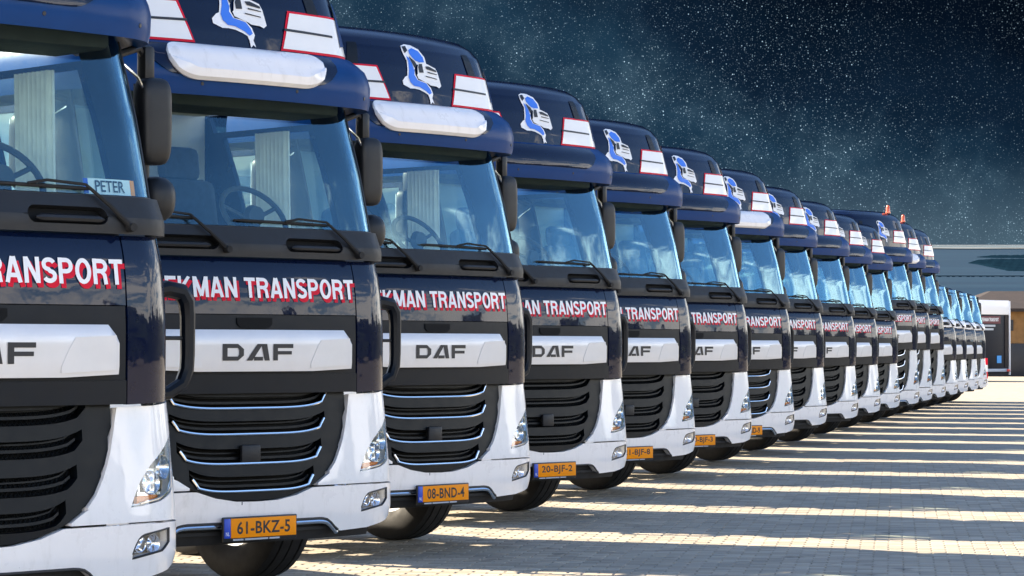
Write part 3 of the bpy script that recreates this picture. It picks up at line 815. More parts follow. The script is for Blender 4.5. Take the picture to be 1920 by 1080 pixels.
def b_step(s):
    def fn(mb):
        for z in (0.52, 0.86): mb.box((s*1.10, 0.72, z), (0.20, 0.34, 0.03), 0.008)
        mb.box((s*1.0, 0.74, 0.86), (0.04, 0.44, 0.80), 0.01)
    return fn
def tyre_prof(w, r):
    h = w/2
    return [(-h*0.80, r*0.56), (-h, r*0.66), (-h*1.02, r*0.80), (-h*0.96, r*0.93), (-h*0.84, r*0.985), (-h*0.55, r), (-h*0.53, r*0.975), (-h*0.47, r*0.975), (-h*0.45, r), (-h*0.04, r), (-h*0.03, r*0.975), (h*0.03, r*0.975), (h*0.04, r), (h*0.45, r), (h*0.47, r*0.975), (h*0.53, r*0.975), (h*0.55, r), (h*0.84, r*0.985), (h*0.96, r*0.93), (h*1.02, r*0.80), (h, r*0.66), (h*0.80, r*0.56)]
def b_tyre(w, r):
    return lambda mb: mb.lathe(tyre_prof(w, r), (0, 0, 0), 'x', 40)
def b_rim(w, r):
    def fn(mb):
        h = w/2
        mb.lathe([(-h*0.8, r*0.57), (-h*0.6, r*0.52), (h*0.1, r*0.50), (h*0.2, r*0.30), (h*0.75, r*0.26), (h*0.85, r*0.12), (h*0.85, 0.0)], (0, 0, 0), 'x', 28)
        mb.lathe([(h*0.8, r*0.57), (h*0.55, r*0.52), (h*0.05, r*0.50), (h*0.05, r*0.28)], (0, 0, 0), 'x', 28)
        for k in range(10):
            a = 2*math.pi*k/10; mb.lathe([(h*0.15, 0.016), (h*0.34, 0.016), (h*0.34, 0.0)], (0, r*0.38*math.cos(a), r*0.38*math.sin(a)), 'x', 6)
    return fn
def b_rail(s): return lambda mb: mb.box((s*0.38, 3.15, 0.88), (0.09, 5.6, 0.27), 0.01)
def b_cross(mb):
    for y in (2.3, 3.2, 4.1, 5.0, 5.9): mb.box((0, y, 0.88), (0.72, 0.10, 0.18), 0.01)
def b_axle(y): return lambda mb: mb.tube([(-1.0, y, 0.5), (1.0, y, 0.5)], 0.075, 10)
def b_engine(mb):
    mb.box((0, 0.95, 0.85), (1.0, 1.3, 0.75), 0.08); mb.box((0, 1.9, 0.8), (0.6, 0.8, 0.5), 0.08)
def b_guard(s, y, r=0.60):
    def fn(mb):
        A = []; B = []
        for t in frange(10, 170, 15):
            a = R_(t); A.append([(s*x, y - r*math.cos(a), 0.5 + r*math.sin(a)) for x in (0.86, 1.215)]); B.append([(s*x, y - (r-0.012)*math.cos(a), 0.5 + (r-0.012)*math.sin(a)) for x in (0.86, 1.215)])
        mb.shell(A, B)
    return fn
def b_tank(s): return lambda mb: mb.box((s*0.93, 2.95, 0.68), (0.56, 1.25, 0.58), 0.10)
def b_fifth(mb):
    mb.lathe([(0.0, 0.0), (0.0, 0.45), (0.06, 0.46), (0.07, 0.40), (0.07, 0.0)], (0, 4.75, 1.08), 'z', 28)
    mb.box((0, 4.75, 1.045), (0.74, 0.5, 0.07), 0.01)
def b_dash(mb):
    mb.box((0, 0.62, 1.95), (2.0, 0.55, 0.26), 0.07); mb.box((0.55, 0.62, 2.10), (0.55, 0.34, 0.12), 0.05)
def b_wheel(mb):
    c = Vector((0.55, 0.74, 2.30)); Mx = Matrix.Rotation(R_(52), 3, 'X')
    mb.tube([Mx @ Vector((0.225*math.cos(a), 0.225*math.sin(a), 0)) + c for a in frange(0, 2*math.pi, 33)[:-1]], 0.017, 8, closed=True)
    for a in (R_(-90), R_(20), R_(160)): mb.tube([c - Vector((0, -0.02, 0.03)), Mx @ Vector((0.225*math.cos(a), 0.225*math.sin(a), 0)) + c], 0.014, 6)
    mb.tube([c - Vector((0, -0.02, 0.03)), c + Vector((0, -0.14, -0.30))], 0.035, 8)
    mb.lathe([(-0.03, 0.0), (-0.03, 0.06), (0.02, 0.07), (0.02, 0.0)], tuple(c), 'y', 16)
def b_seat(s):
    def fn(mb):
        x = s*0.55
        mb.box((x, 1.18, 1.78), (0.52, 0.52, 0.16), 0.06); mb.box((x, 1.18, 1.52), (0.40, 0.40, 0.40), 0.04)
        mb.box((x, 1.44, 2.18), (0.50, 0.15, 0.78), 0.07, Matrix.Rotation(R_(-10), 3, 'X'))
        mb.box((x, 1.52, 2.66), (0.30, 0.11, 0.22), 0.05, Matrix.Rotation(R_(-8), 3, 'X'))
    return fn
def b_header(mb):                       # locker strip above the screen
    mb.box((0, 0.60, 2.97), (1.86, 0.45, 0.12), 0.03)
def b_daylight_panel(mb):  # pale folded panel added in place of daylight through the side window
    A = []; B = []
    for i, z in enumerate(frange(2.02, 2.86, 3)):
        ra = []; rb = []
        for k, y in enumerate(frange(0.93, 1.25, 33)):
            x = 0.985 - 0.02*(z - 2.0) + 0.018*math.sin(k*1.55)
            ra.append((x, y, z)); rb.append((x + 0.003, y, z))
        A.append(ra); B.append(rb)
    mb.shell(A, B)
def b_rail_hand(mb):                   # grab bar on the door pillar inside
    pass

# decals on the roof: (X, Y) pixels of the picture turned into metres on the skin
EM = lambda X, Y: ((X - 822)/1010.0, 3.262 + (722 - Y)/1400.0)
E_MAP = [(690,150),(735,128),(800,132),(862,168),(908,240),(915,305),(880,335),(800,330),(775,385),(778,440),(800,490),(880,505),(925,560),(942,620),(928,665),(945,722),(925,705),(905,728),(898,670),(885,632),(850,612),(800,590),(750,582),(705,585),(640,552),(636,512),(668,470),(692,455),(702,390),(712,300),(690,240),(680,190)]
E_BLUE = [[(748,190),(790,165),(850,188),(888,248),(892,298),(840,305),(800,292),(768,255),(750,225)], [(714,250),(738,270),(758,330),(772,400),(764,440),(790,492),(880,518),(912,568),(925,610),(900,630),(868,600),(800,562),(745,556),(712,520),(700,470),(715,400),(724,310)]]
E_DARK = [[(695,160),(735,148),(738,190),(705,225),(694,195)], [(738,250),(752,262),(792,300),(806,330),(778,372),(752,300)]]
E_TRUCK = [(822,322),(845,305),(905,312),(1000,352),(1020,400),(1036,500),(1040,530),(1015,555),(985,540),(920,535),(900,520),(800,478),(788,440),(798,430),(806,360)]
E_TDARK = [[(826,325),(858,322),(862,410),(815,415),(812,360)], [(888,345),(925,340),(1000,372),(1005,392),(900,372)], [(905,395),(1005,412),(1006,420),(905,408)], [(880,440),(1000,460),(1000,468),(880,450)]]
def decal(mb, S, polys, off, dz=0.0): poly_on(mb, S, [[(EM(*q)[0], EM(*q)[1] + dz) for q in pl] for pl in polys], off)
def quad_on(mb, S, q, off, n=10, m=5):
    (a, b, c, d) = [Vector(w) for w in q]; rows = []
    for i in range(m):
        t = i/(m-1); rows.append([S(*(a.lerp(d, t)).lerp(b.lerp(c, t), k/(n-1)), off) for k in range(n)])
    mb.grid(rows)
def stripe_pts(s, dz=0.0, grow=0.0):
    # lower left, lower right, upper right, upper left (seen from the front, right-hand side)
    g = grow
    return [(s*(0.335 - g*1.3), 3.218 - g + dz), (s*1.55, 3.218 - g + dz), (s*1.42, 3.44 + g + dz), (s*(0.42 - g), 3.44 + g + dz)]
def b_stripe(S, s, dz, grow, off, zcut=None):
    def fn(mb):
        q = stripe_pts(s, dz, grow)
        quad_on(mb, S, q, off, 30, 7)
    return fn
def b_stripe_line(S, s, dz):
    def fn(mb): quad_on(mb, S, [(s*0.36, 3.326 + dz), (s*0.78, 3.320 + dz), (s*0.78, 3.334 + dz), (s*0.36, 3.342 + dz)], 0.0105, 14, 2)
    return fn
def b_stripe_vert(S, s, dz):
    def fn(mb): quad_on(mb, S, [(s*0.80, 3.235 + dz), (s*0.81, 3.235 + dz), (s*0.80, 3.45 + dz), (s*0.79, 3.45 + dz)], 0.0105, 2, 6)
    return fn
def b_quarter(S, s, dz):              # blue patch painted in place of the reflection on the roof flank
    def fn(mb): quad_on(mb, S, [(s*0.86, 3.27 + dz), (s*1.12, 3.31 + dz), (s*0.98, 3.50 + dz), (s*0.86, 3.55 + dz)], 0.012, 8, 8)
    return fn
def b_groove(S, s, dz):
    def fn(mb): quad_on(mb, S, [(s*0.58, 3.452 + dz), (s*0.68, 3.452 + dz), (s*0.63, 3.61 + dz), (s*0.55, 3.61 + dz)], 0.006, 4, 7)
    return fn
def b_beacon(mb):
    mb.lathe([(0.0, 0.05), (0.02, 0.05), (0.02, 0.042), (0.13, 0.036), (0.155, 0.02), (0.16, 0.0)], (0.60, 0.50, -0.03), 'z', 16)

PLATES = {}
def plate_on(key, text):
    def fn_frame(mb): mb.box((0, 0, 0), (0.545, 0.018, 0.142), 0.006)
    def fn_face(mb): mb.box((0.022, -0.011, 0.006), (0.480, 0.006, 0.112), 0.002)
    def fn_eu(mb): mb.box((-0.2425, -0.011, 0.006), (0.046, 0.006, 0.112), 0.002)
    def fn_small(mb):
        for a, b in ((-0.20, -0.125), (-0.115, 0.055), (0.065, 0.14)): mb.box(((a+b)/2, -0.0095, -0.0605), (b-a, 0.002, 0.010))
    flat = lambda u, z, off=0.0: Vector((u, -off, z))
    tm = M('plate_text_' + text, lambda: text_mesh('characters', text, flat, -0.175, 0.215, -0.030, 0.044, 0.0152, 'print_black', weight=0.020, spacing=1.06))
    nl = M('plate_nl', lambda: text_mesh('country_mark', 'NL', flat, -0.256, -0.230, -0.036, -0.014, 0.0152, 'print_white', weight=0.01))
    return [('plate_frame', mk('plate_frame', 'plate_frame', fn_frame), 0), ('plate_face', mk('plate_face', 'plate_orange', fn_face), 1), ('country_band', mk('plate_eu', 'plate_blue', fn_eu), 1), ('characters', tm, 1), ('country_mark', nl, 1), ('dealer_print', mk('plate_small', 'print_grey', fn_small, smooth=False), 1)]

def warp_copy(me, lift):
    """the taller cab: stretches the grille zone, lifts all above it"""
    k = me.name.split('.')[0] + '_lift%d' % int(lift*100)
    if k in CACHE: return CACHE[k]
    c = me.copy(); c.name = k
    for v in c.vertices:
        z = v.co.z
        if z > 1.24: v.co.z = z + lift
        elif z > 0.66: v.co.z = z + lift*(z-0.66)/0.58
    c.update(); CACHE[k] = c; return c

def build_truck(loc, yaw, label, kind='space', board=False, chrome=False, plate=None, beacon=False, name_sign=False, daylight_panel=False):
    root = bpy.data.objects.new('truck', None); COL.objects.link(root)
    root.location = loc; root.rotation_euler = (0, 0, yaw); root.empty_display_size = 0.5
    tag(root, label, 'truck', 'trucks parked in a row')
    lift = 0.26 if kind == 'tall' else 0.0
    def add(name, me, parent=None, lifted=True):
        if lift and lifted: me = warp_copy(me, lift)
        return link(name, me, parent or root)
    # lower front
    bumper = add('bumper', mk('bumper', 'white_paint', b_bumper))
    add('panel_joint', mk('splitline', 'print_black', b_splitline), bumper)
    add('valance', mk('valance', 'underbody', b_valance))
    add('trim_edge', mk('trim_edge', 'print_black', b_trim_edge), bumper)
    if chrome: add('chrome_trim', mk('trim', 'chrome', b_trim), bumper)
    for s in (1, -1):
        add('lamp_surround', mk('surround%d' % s, 'white_paint', b_surround(s)))
        h = add('headlight', mk('lamp_house%d' % s, 'lamp_grey', b_lamp_house(s)))
        add('projector', mk('projector%d' % s, 'lamp_chrome', b_projector(s)), h)
        add('lamp_bezel', mk('lamp_frame%d' % s, 'lamp_chrome', b_lamp_frame(s)), h)
        add('indicator', mk('indicator%d' % s, 'amber', b_indicator(s)), h)
        add('lamp_cover', mk('lamp_glass%d' % s, 'lamp_glass', b_lamp_glass(s)), h)
        h = add('fog_lamp', mk('fog_house%d' % s, 'lamp_grey', b_fog_house(s)))
        add('bulb_reflector', mk('fog_bulb%d' % s, 'lamp_chrome', b_fog_bulb(s)), h)
        add('lamp_cover', mk('fog_glass%d' % s, 'lamp_glass', b_fog_glass(s)), h)
        add('rim_seal', mk('fog_rim%d' % s, 'print_black', b_fog_rim(s)), h)
    gr = add('grille', mk('grille_face', 'grille_plastic', b_grille_face))
    add('grille_backing', mk('grille_back', 'grille_void', b_grille_back), gr)
    for k in range(4):
        add('slat', mk('slat%d' % k, 'grille_plastic', b_slat(k)), gr)
        if chrome: add('chrome_strip', mk('strip%d' % k, 'chrome', b_strip(k)), gr)
        elif kind == 'space': add('honeycomb_insert', mk('mesh%d' % k, 'grille_plastic', b_mesh(k), smooth=False), gr)
    add('radar_cover', mk('radar', 'charcoal_plastic', b_radar), gr)
    # bonnet and badge
    hood = add('hood', mk('hood', 'navy_paint', b_hood))
    bf = add('badge_frame', mk('badge_frame', 'navy_satin', b_badge_frame))
    add('pull_recess', mk('notch', 'grille_void', b_notch), bf)
    bp = add('badge_panel', mk('panel', 'silver_panel', b_panel))
    for s in (1, -1): add('facet', mk('facet%d' % s, 'silver_panel', b_panel_facet(s)), bp)
    add('badge_letters', mk('letters', 'print_black', b_letters, smooth=False, fix=False), bp)
    if kind != 'low':
        add('lettering_shadow', M('txt_red', lambda: block_text('lettering_shadow', 'BEEKMAN TRANSPORT', SH, -0.80, 0.793, 1.780, 1.898, 0.003, 'print_red', 0.105, 0.016, -0.020)), hood)
        add('lettering', M('txt_white', lambda: block_text('lettering', 'BEEKMAN TRANSPORT', SH, -0.80, 0.793, 1.780, 1.898, 0.006, 'print_white', 0.085)), hood)
    for s in (1, -1): add('corner_deflector', mk('corner%d' % s, 'navy_paint', b_corner(s)))
    cw = add('wiper_panel', mk('cowl_w' if kind == 'low' else 'cowl', 'white_paint' if kind == 'low' else 'charcoal_plastic', b_cowl))
    for s in (1, -1):
        add('recess', mk('cowl_recess%d' % s, 'grille_void', b_cowl_recess(s)), cw)
        add('grip_bar', mk('cowl_grip%d' % s, 'charcoal_plastic', b_cowl_grip(s)), cw)
    for i, (pv, tp, b0, b1) in enumerate((((0.83, 2.05), (0.60, 2.235), (-0.10, 2.232), (0.66, 2.222)), ((-0.20, 2.06), (-0.42, 2.25), (-0.98, 2.25), (-0.36, 2.235)))):
        w = add('wiper', mk('wiper%d' % i, 'rubber', b_wiper(pv, tp, b0, b1)))
        add('blade', mk('wiper_blade%d' % i, 'rubber', b_wiper_blade(b0, b1)), w)
    ws = add('windscreen', mk('screen', 'windscreen_glass', b_screen))
    add('seal', mk('seal', 'print_black', b_seal), ws)
    for s in (1, -1):
        add('pillar', mk('pillar%d' % s, 'navy_satin', b_pillar(s)))
        d = add('door', mk('door%d' % s, 'navy_paint', b_door(s)))
        add('window', mk('side_win%d' % s, 'side_glass', side_win(s)), d)
        add('handle', mk('handle%d' % s, 'charcoal_plastic', b_handle(s)), d)
        add('side_panel', mk('side_rear%d' % s, 'navy_paint', side_rear(s)))
        add('side_panel', mk('side_rear_up%d' % s, 'navy_paint', side_rear_up(s)))
        add('grab_loop', mk('loop%d' % s, 'navy_satin', b_loop(s)))
        add('loop_bar', mk('loop_bar%d' % s, 'charcoal_plastic', b_loop_bar(s)))
        add('sunlit_bracket', mk('bracket%d' % s, 'sunlit_bracket', b_bracket(s)), lifted=False)
        add('step', mk('step%d' % s, 'underbody', b_step(s)), lifted=False)
        if kind != 'low' or s == 1:
            ma = add('mirror_arm', mk('mirror_arm%d' % s, 'mirror_plastic', b_mirror_arm(s)))
            add('mirror_housing', mk('mirror_main%d' % s, 'mirror_plastic', b_mirror_main(s)), ma)
            add('wide_angle_mirror', mk('mirror_wide%d' % s, 'mirror_plastic', b_mirror_wide(s)), ma)
            add('mirror_arm', mk('mirror_arm_low%d' % s, 'mirror_plastic', b_mirror_arm_low(s)))
            add('mirror_mount', mk('mirror_mount%d' % s, 'mirror_plastic', b_mirror_mount(s)))
            add('mirror_stay', mk('mirror_stay%d' % s, 'chrome', b_mirror_stay(s)))
            add('mirror_glass', mk('mirror_glass%d' % s, 'chrome', b_mirror_glass(s)), ma)
    add('back_wall', mk('back', 'navy_paint', b_back)); add('cab_floor', mk('floor', 'underbody', b_floor))
    # inside
    add('cabin_lining', mk('lining', 'cabin_lining', b_lining)); add('bunk', mk('bunk', 'seat_fabric', b_bunk))
    add('dashboard', mk('dash', 'dash_plastic', b_dash)); add('steering_wheel', mk('wheel', 'dash_plastic', b_wheel))
    for s in (1, -1): add('seat', mk('seat%d' % s, 'seat_fabric', b_seat(s)))
    if kind != 'low': add('header_shelf', mk('header', 'dash_plastic', b_header))
    if daylight_panel: add('daylight_panel', mk('daylight_panel', 'daylight_panel', b_daylight_panel))
    if name_sign:
        flat = lambda u, z, off=0.0: Vector(SW(0.79 + u, 2.245 + z, -0.03 + off))
        def fs(mb): patch(mb, SW, frange(0.655, 0.925, 7), 2.208, 2.282, nz=2, off=-0.022, th=0.004)
        sg = add('name_sign', mk('name_sign', 'print_white', fs))
        add('characters', M('name_txt', lambda: text_mesh('characters', 'PETER', flat, -0.09, 0.09, -0.026, 0.028, 0.012, 'print_black', weight=0.012)), sg)
        def fe(mb):
            patch(mb, SW, frange(0.635, 0.66, 3), 2.209, 2.281, nz=2, off=-0.0205, th=0.004); 
        add('country_band', mk('name_band', 'plate_blue', fe), sg)
        def fy(mb): patch(mb, SW, frange(0.92, 0.95, 3), 2.209, 2.281, nz=2, off=-0.0205, th=0.004)
        add('edge_band', mk('name_edge', 'plate_orange', fy), sg)
    # roof
    if kind == 'low':
        add('roof', mk('roof_low', 'navy_paint', lambda mb: mb.__dict__.update(loft_roof(SRL, [2.90, 2.94, 2.97, 3.0, 3.03, 3.05, 3.07, 3.085]).__dict__)))
    else:
        S = SRT if kind == 'tall' else SR; T = S.tab; dz = 0.12 if kind == 'tall' else 0.055; tk = kind[0]
        zs = sorted(set(frange(T[0][0], T[-1][0], 17) + [t[0] for t in T]))
        rf = add('roof', mk('roof_' + tk, 'navy_paint', lambda mb: mb.__dict__.update(loft_roof(S, zs).__dict__), angle=50))
        vz = add('roof_visor', mk('visor', 'visor_blue', b_visor, angle=50)); [add('bolt', mk('bolt%.2f' % u, 'print_black', b_visor_bolt(u)), vz) for u in (-0.95, -0.35, 0.35, 0.95)]
        add('visor_panel', mk('visor_panel', 'navy_paint', b_visor_panel), vz)
        if board: add('sun_visor_board', mk('board', 'white_paint', b_board))
        for s in (1, -1):
            add('stripe_border', mk('sb%s%d' % (tk, s), 'print_red', b_stripe(S, s, dz, 0.014, 0.005)), rf)
            add('stripe', mk('st%s%d' % (tk, s), 'decal_white', b_stripe(S, s, dz, 0.0, 0.008)), rf)
            add('stripe_line', mk('sl%s%d' % (tk, s), 'print_black', b_stripe_line(S, s, dz)), rf)
            add('quarter_reflection', mk('qp%s%d' % (tk, s), 'visor_blue', b_quarter(S, s, dz)), rf)
            add('groove', mk('gv%s%d' % (tk, s), 'navy_satin', b_groove(S, s, dz)), rf)
        add('emblem_outline', mk('em_o' + tk, 'print_white', lambda mb: decal(mb, S, [E_MAP], 0.006, dz - 0.055), smooth=False, fix=False), rf)
        add('emblem_fill', mk('em_b' + tk, 'print_blue', lambda mb: decal(mb, S, E_BLUE, 0.009, dz - 0.055), smooth=False, fix=False), rf)
        add('emblem_gap', mk('em_d' + tk, 'print_black', lambda mb: decal(mb, S, E_DARK, 0.009, dz - 0.055), smooth=False, fix=False), rf)
        add('emblem_lorry', mk('em_t' + tk, 'decal_white', lambda mb: decal(mb, S, [E_TRUCK], 0.011, dz - 0.055), smooth=False, fix=False), rf)
        add('emblem_lorry_detail', mk('em_td' + tk, 'print_black', lambda mb: decal(mb, S, E_TDARK, 0.014, dz - 0.055), smooth=False, fix=False), rf)
        if beacon:
            o = link('beacon', mk('beacon', 'beacon_orange', b_beacon), root); o.location = (0, 0, T[-1][0] + lift - 0.01)
    # running gear
    add('engine', mk('engine', 'underbody', b_engine), lifted=False)
    for s in (1, -1):
        add('chassis_rail', mk('rail%d' % s, 'underbody', b_rail(s)), lifted=False)
        add('fuel_tank', mk('tank%d' % s, 'tank_aluminium', b_tank(s)), lifted=False)
        add('mudguard', mk('guard%d' % s, 'underbody', b_guard(s, 1.40)), lifted=False)
        add('mudguard', mk('guardr%d' % s, 'underbody', b_guard(s, 5.05)), lifted=False)
        for y, w, x in ((1.40, 0.315, 1.03), (5.05, 0.60, 0.92)):
            t = link('tyre', mk('tyre%.2f' % w, 'rubber', b_tyre(w, 0.505)), root); t.location = (s*x, y, 0.505)
            r = link('rim', mk('rim%.2f' % w, 'rim_steel', b_rim(w, 0.505)), t); r.rotation_euler = (0, 0, 0 if s > 0 else math.pi)
    add('cross_member', mk('cross', 'underbody', b_cross), lifted=False)
    for y in (1.40, 5.05): add('axle', mk('axle%.2f' % y, 'underbody', b_axle(y)), lifted=False)
    add('fifth_wheel', mk('fifth', 'underbody', b_fifth), lifted=False)
    if plate:
        fr = None
        q = SB(0.0, 0.447, 0.028)
        for nm, me, lv in plate_on('p', plate):
            if lv == 0:
                fr = link('licence_plate', me, root); fr.location = q
            else: link(nm, me, fr)
    return root

# row of trucks: each one's visor corner is put where the row shows it
ROW0, STEP = Vector((-1.775, 13.0)), Vector((0.885, 3.77))
def corner_local():
    W, R, y0 = interp(TAB_VISOR, 2.96); t = R_(45)
    return Vector((W - R + R*math.sin(t), y0 + 0.07 + R*(1 - math.cos(t))))
CL = corner_local()
SPEC = [  # yaw, options, label
    (43.5, dict(name_sign=True, daylight_panel=True), 'nearest navy truck at the left frame edge, PETER name sign in its windscreen'),
    (43.5, dict(board=True, chrome=True, plate='61-BKZ-5', daylight_panel=True), 'navy truck with plate 61-BKZ-5, chrome grille strips and white sun visor board'),
    (48.5, dict(board=True, chrome=True, plate='08-BND-4', daylight_panel=True), 'navy truck with plate 08-BND-4, chrome grille strips and white sun visor board'),
    (47.0, dict(plate='20-BJF-2'), 'navy truck with plate 20-BJF-2 and plain black grille, fourth from the left'),
    (47.0, dict(plate='21-BJF-8'), 'navy truck with plate ending BJF-8, fifth from the left'),
    (47.0, dict(plate='20-BJF-3'), 'navy truck with plate ending BJF-3, sixth from the left'),
    (46.5, dict(board=True, chrome=True, plate='08-BND-9'), 'navy truck with white sun visor board, seventh from the left'),
    (47.0, dict(), 'navy truck with plain grille, just right of the seventh truck with its white board'),
    (47.0, dict(), 'ninth navy truck from the left, without sun visor board'),
    (47.0, dict(), 'tenth navy truck from the left, two places before the tall cabs with beacons'),
    (47.0, dict(), 'eleventh navy truck from the left, just left of the first tall cab'),
    (47.0, dict(kind='tall', chrome=True, beacon=True), 'first of three tall navy trucks, orange beacon on its roof'),
    (47.0, dict(kind='tall', chrome=True, beacon=True, board=True), 'middle of three tall navy trucks, orange beacon and white sun visor board'),
    (47.0, dict(kind='tall'), 'last of three tall navy trucks, no beacon, beside the low cabs'),
    (47.0, dict(kind='low'), 'first of four low-roofed trucks, nearest to the tall cabs'),
    (47.0, dict(kind='low'), 'second of four low-roofed trucks at the far end'),
    (47.0, dict(kind='low'), 'third of four low-roofed trucks at the far end'),
    (47.0, dict(kind='low'), 'last truck of the row, low-roofed, nearest the white-topped trailer'),
]
trucks = []
for i, (yaw, opt, lab) in enumerate(SPEC):
    a = R_(yaw); c = ROW0 + STEP*i + Vector((0.03 if i == 0 else 0.0, 0.0))
    if i > 3: a += R_(random.uniform(-0.8, 0.8)); c += Vector((random.uniform(-0.03, 0.03), random.uniform(-0.06, 0.06)))
    off = Matrix.Rotation(a, 2) @ CL
    o = c - off
    trucks.append(build_truck((o.x, o.y, 0.0), a, lab, **opt))

# ================================================================== beyond the row
wm = pm('water', (0.0085, 0.031, 0.056), 0.55, spec=0.25); wt = NT(wm.node_tree); wg = wt.new('ShaderNodeNewGeometry'); wmp = wt.new('ShaderNodeMapping')
wt.link(wg.outputs['Position'], wmp.inputs[0]); wmp.inputs['Scale'].default_value = (0.006, 0.07, 0.0)
wc = wt.ramp(wt.noise(wmp.outputs[0], 1.0, 8, 0.65, 0.4), [(0.30, (0.0046, 0.018, 0.036)), (0.50, (0.0070, 0.026, 0.047)), (0.66, (0.012, 0.035, 0.058)), (0.75, (0.018, 0.047, 0.070))])
wt.link(wc, wt.n['Principled BSDF'].inputs['Base Color'])
pm('sand_bank', (0.16, 0.18, 0.19), 0.8)
pm('island_green', (0.0040, 0.0125, 0.0215), 0.9, vary=0.45, vscale=0.5, spec=0.0)
pm('shore', (0.055, 0.085, 0.10), 0.85, vary=0.25, vscale=0.05)
pm('roof_tile', (0.022, 0.014, 0.011), 0.8, vary=0.25, vscale=1.5)
pm('ochre_brick', (0.20, 0.105, 0.035), 0.8, vary=0.2, vscale=3)
pm('dark_door', (0.012, 0.013, 0.018), 0.5, vary=0.2)
pm('trailer_navy', (0.004, 0.006, 0.014), 0.5, spec=0.2, vary=0.1)
pm('added_trees_leaf', (0.030, 0.048, 0.018), 0.8, vary=0.35, vscale=0.4)
pm('band_red', (0.10, 0.006, 0.016), 0.5)
pm('sign_blue', (0.03, 0.30, 0.72), 0.4)
def slope_z(d): return 0.0 if d < 165 else ((d-165)/35.0*5.8 if d < 200 else 5.8 + (d-200)*0.041)
w = MB(); rows = []
for d in [166, 172, 180, 190, 200, 215, 235, 260, 290, 330, 380, 450, 540, 650, 780, 920, 1060, 1200]:
    rows.append([(d*t, d, slope_z(d) - 0.02) for t in frange(-0.55, 0.75, 27)])
w.grid(rows)
tag(link('water', w.mesh('water', 'water', angle=80)), kind='structure')
def on_slope(px, py):
    e = (HORIZON - py)/F_PX; d = 200.0
    for _ in range(60): d = 200 + max(0.0, (CAM_H + e*d - 5.8)/0.041)*0.5 + (d-200)*0.5
    return (px-960)/F_PX*d, d
def strip_on(name, px0, px1, py0, py1, mat, dz):
    mb = MB(); n = 40; rr = random.Random(py0)
    A = []; B = []
    for i in range(n):
        px = px0 + (px1-px0)*i/(n-1); j = rr.uniform(-0.35, 0.35)
        x, d = on_slope(px, py0 + j); A.append((x, d, slope_z(d) + dz)); x, d = on_slope(px, py1 + j*0.5); B.append((x, d, slope_z(d) + dz))
    mb.grid([A, B]); return link(name, mb.mesh(name, mat, smooth=False))
tag(strip_on('sand_bank', 1300, 2500, 466.5, 464.3, 'sand_bank', 0.3), kind='structure')
tag(strip_on('sand_bank', 1300, 2500, 461.6, 460.2, 'sand_bank', 0.6), kind='structure')
tag(strip_on('far_shore', 1300, 2500, 464.6, 461.2, 'shore', 0.4), kind='structure')
def island(label, pts, seed, hmax):
    """low wooded island: outline in picture terms laid out on the water, crown heights from noise"""
    rr = random.Random(seed); mb = MB(); n = 60; m = 9
    xs = frange(pts[0][0], pts[-1][0], n); rows = [[] for _ in range(m)]
    up = [(p[0], p[1]) for p in pts]; lo = [(p[0], p[2]) for p in pts]
    for i, px in enumerate(xs):
        a = lerp_tab(up, px); b = lerp_tab(lo, px)
        for k in range(m):
            t = k/(m-1); x, d = on_slope(px, b + (a-b)*t)
            h = hmax*math.sin(math.pi*t)**0.5*(0.45 + rr.random()*0.75)*min(1.0, i/9.0 + 0.12) if 0 < k < m-1 else -0.3
            rows[k].append((x, d, slope_z(d) + h))
    mb.grid(rows)
    return tag(link('island', mb.mesh('island', 'island_green', angle=180)), label, 'island', 'islands in the water')
island('large dark wooded island tapering to a point, right above the trailer', [(1816, 492.5, 493.5), (1835, 486, 497), (1860, 484, 503), (1890, 483, 510), (1960, 482, 512), (2100, 484, 506)], 5, 0.22)
island('thin small island just above the large pointed island', [(1832, 481.5, 482.2), (1860, 478.5, 484), (1920, 477.5, 484.5), (2060, 478, 484)], 9, 0.2)
# row of breakwater posts
pr = bpy.data.objects.new('breakwater', None); COL.objects.link(pr)
x, d = on_slope(1700, 518.5); pr.location = (x, d, slope_z(d))
tag(pr, 'long dark breakwater of short posts crossing the water above the roofs', 'breakwater')
def fb(mb): mb.box((13, 0, 0.06), (26, 0.25, 0.08), 0.02)
link('beam', mk('bw_beam', 'island_green', fb), pr)
def fp(mb): mb.box((0, 0, -0.1), (0.30, 0.4, 0.42), 0.05)
for k in range(40):
    o = link('post', mk('bw_post', 'island_green', fp), pr); o.location = (k*0.66 + 0.1*math.sin(k*2.3), -0.5, -0.10)

# low building with a brown roof behind the trailer
bl = bpy.data.objects.new('building', None); COL.objects.link(bl); bl.location = (0, 150, 0)
tag(bl, 'low ochre building with brown tiled roof at the right frame edge', 'building')
def f_wall(mb): mb.box((37.0, 4, 1.85), (24, 8, 3.7), 0.0)
def f_roof(mb):
    x0, x1 = 24.4, 49.6
    mb.v += [(x0, -0.7, 3.55), (x1, -0.7, 3.55), (x1, 8.7, 3.55), (x0, 8.7, 3.55), (x0+2.5, 3.2, 4.75), (x1-2.5, 3.2, 4.75), (x1-2.5, 4.8, 4.75), (x0+2.5, 4.8, 4.75), (x0, -0.7, 3.72), (x1, -0.7, 3.72), (x1, 8.7, 3.72), (x0, 8.7, 3.72)]
    mb.f += [(3,2,1,0), (8,9,5,4), (9,10,6,5), (10,11,7,6), (11,8,4,7), (4,5,6,7), (0,1,9,8), (1,2,10,9), (2,3,11,10), (3,0,8,11)]
link('wall', mk('b_wall', 'ochre_brick', f_wall, smooth=False), bl)
link('roof', mk('b_roof', 'roof_tile', f_roof, smooth=False), bl)
def f_bdoor(mb): mb.box((0, 0, 0.9), (2.6, 0.12, 1.8), 0.02)
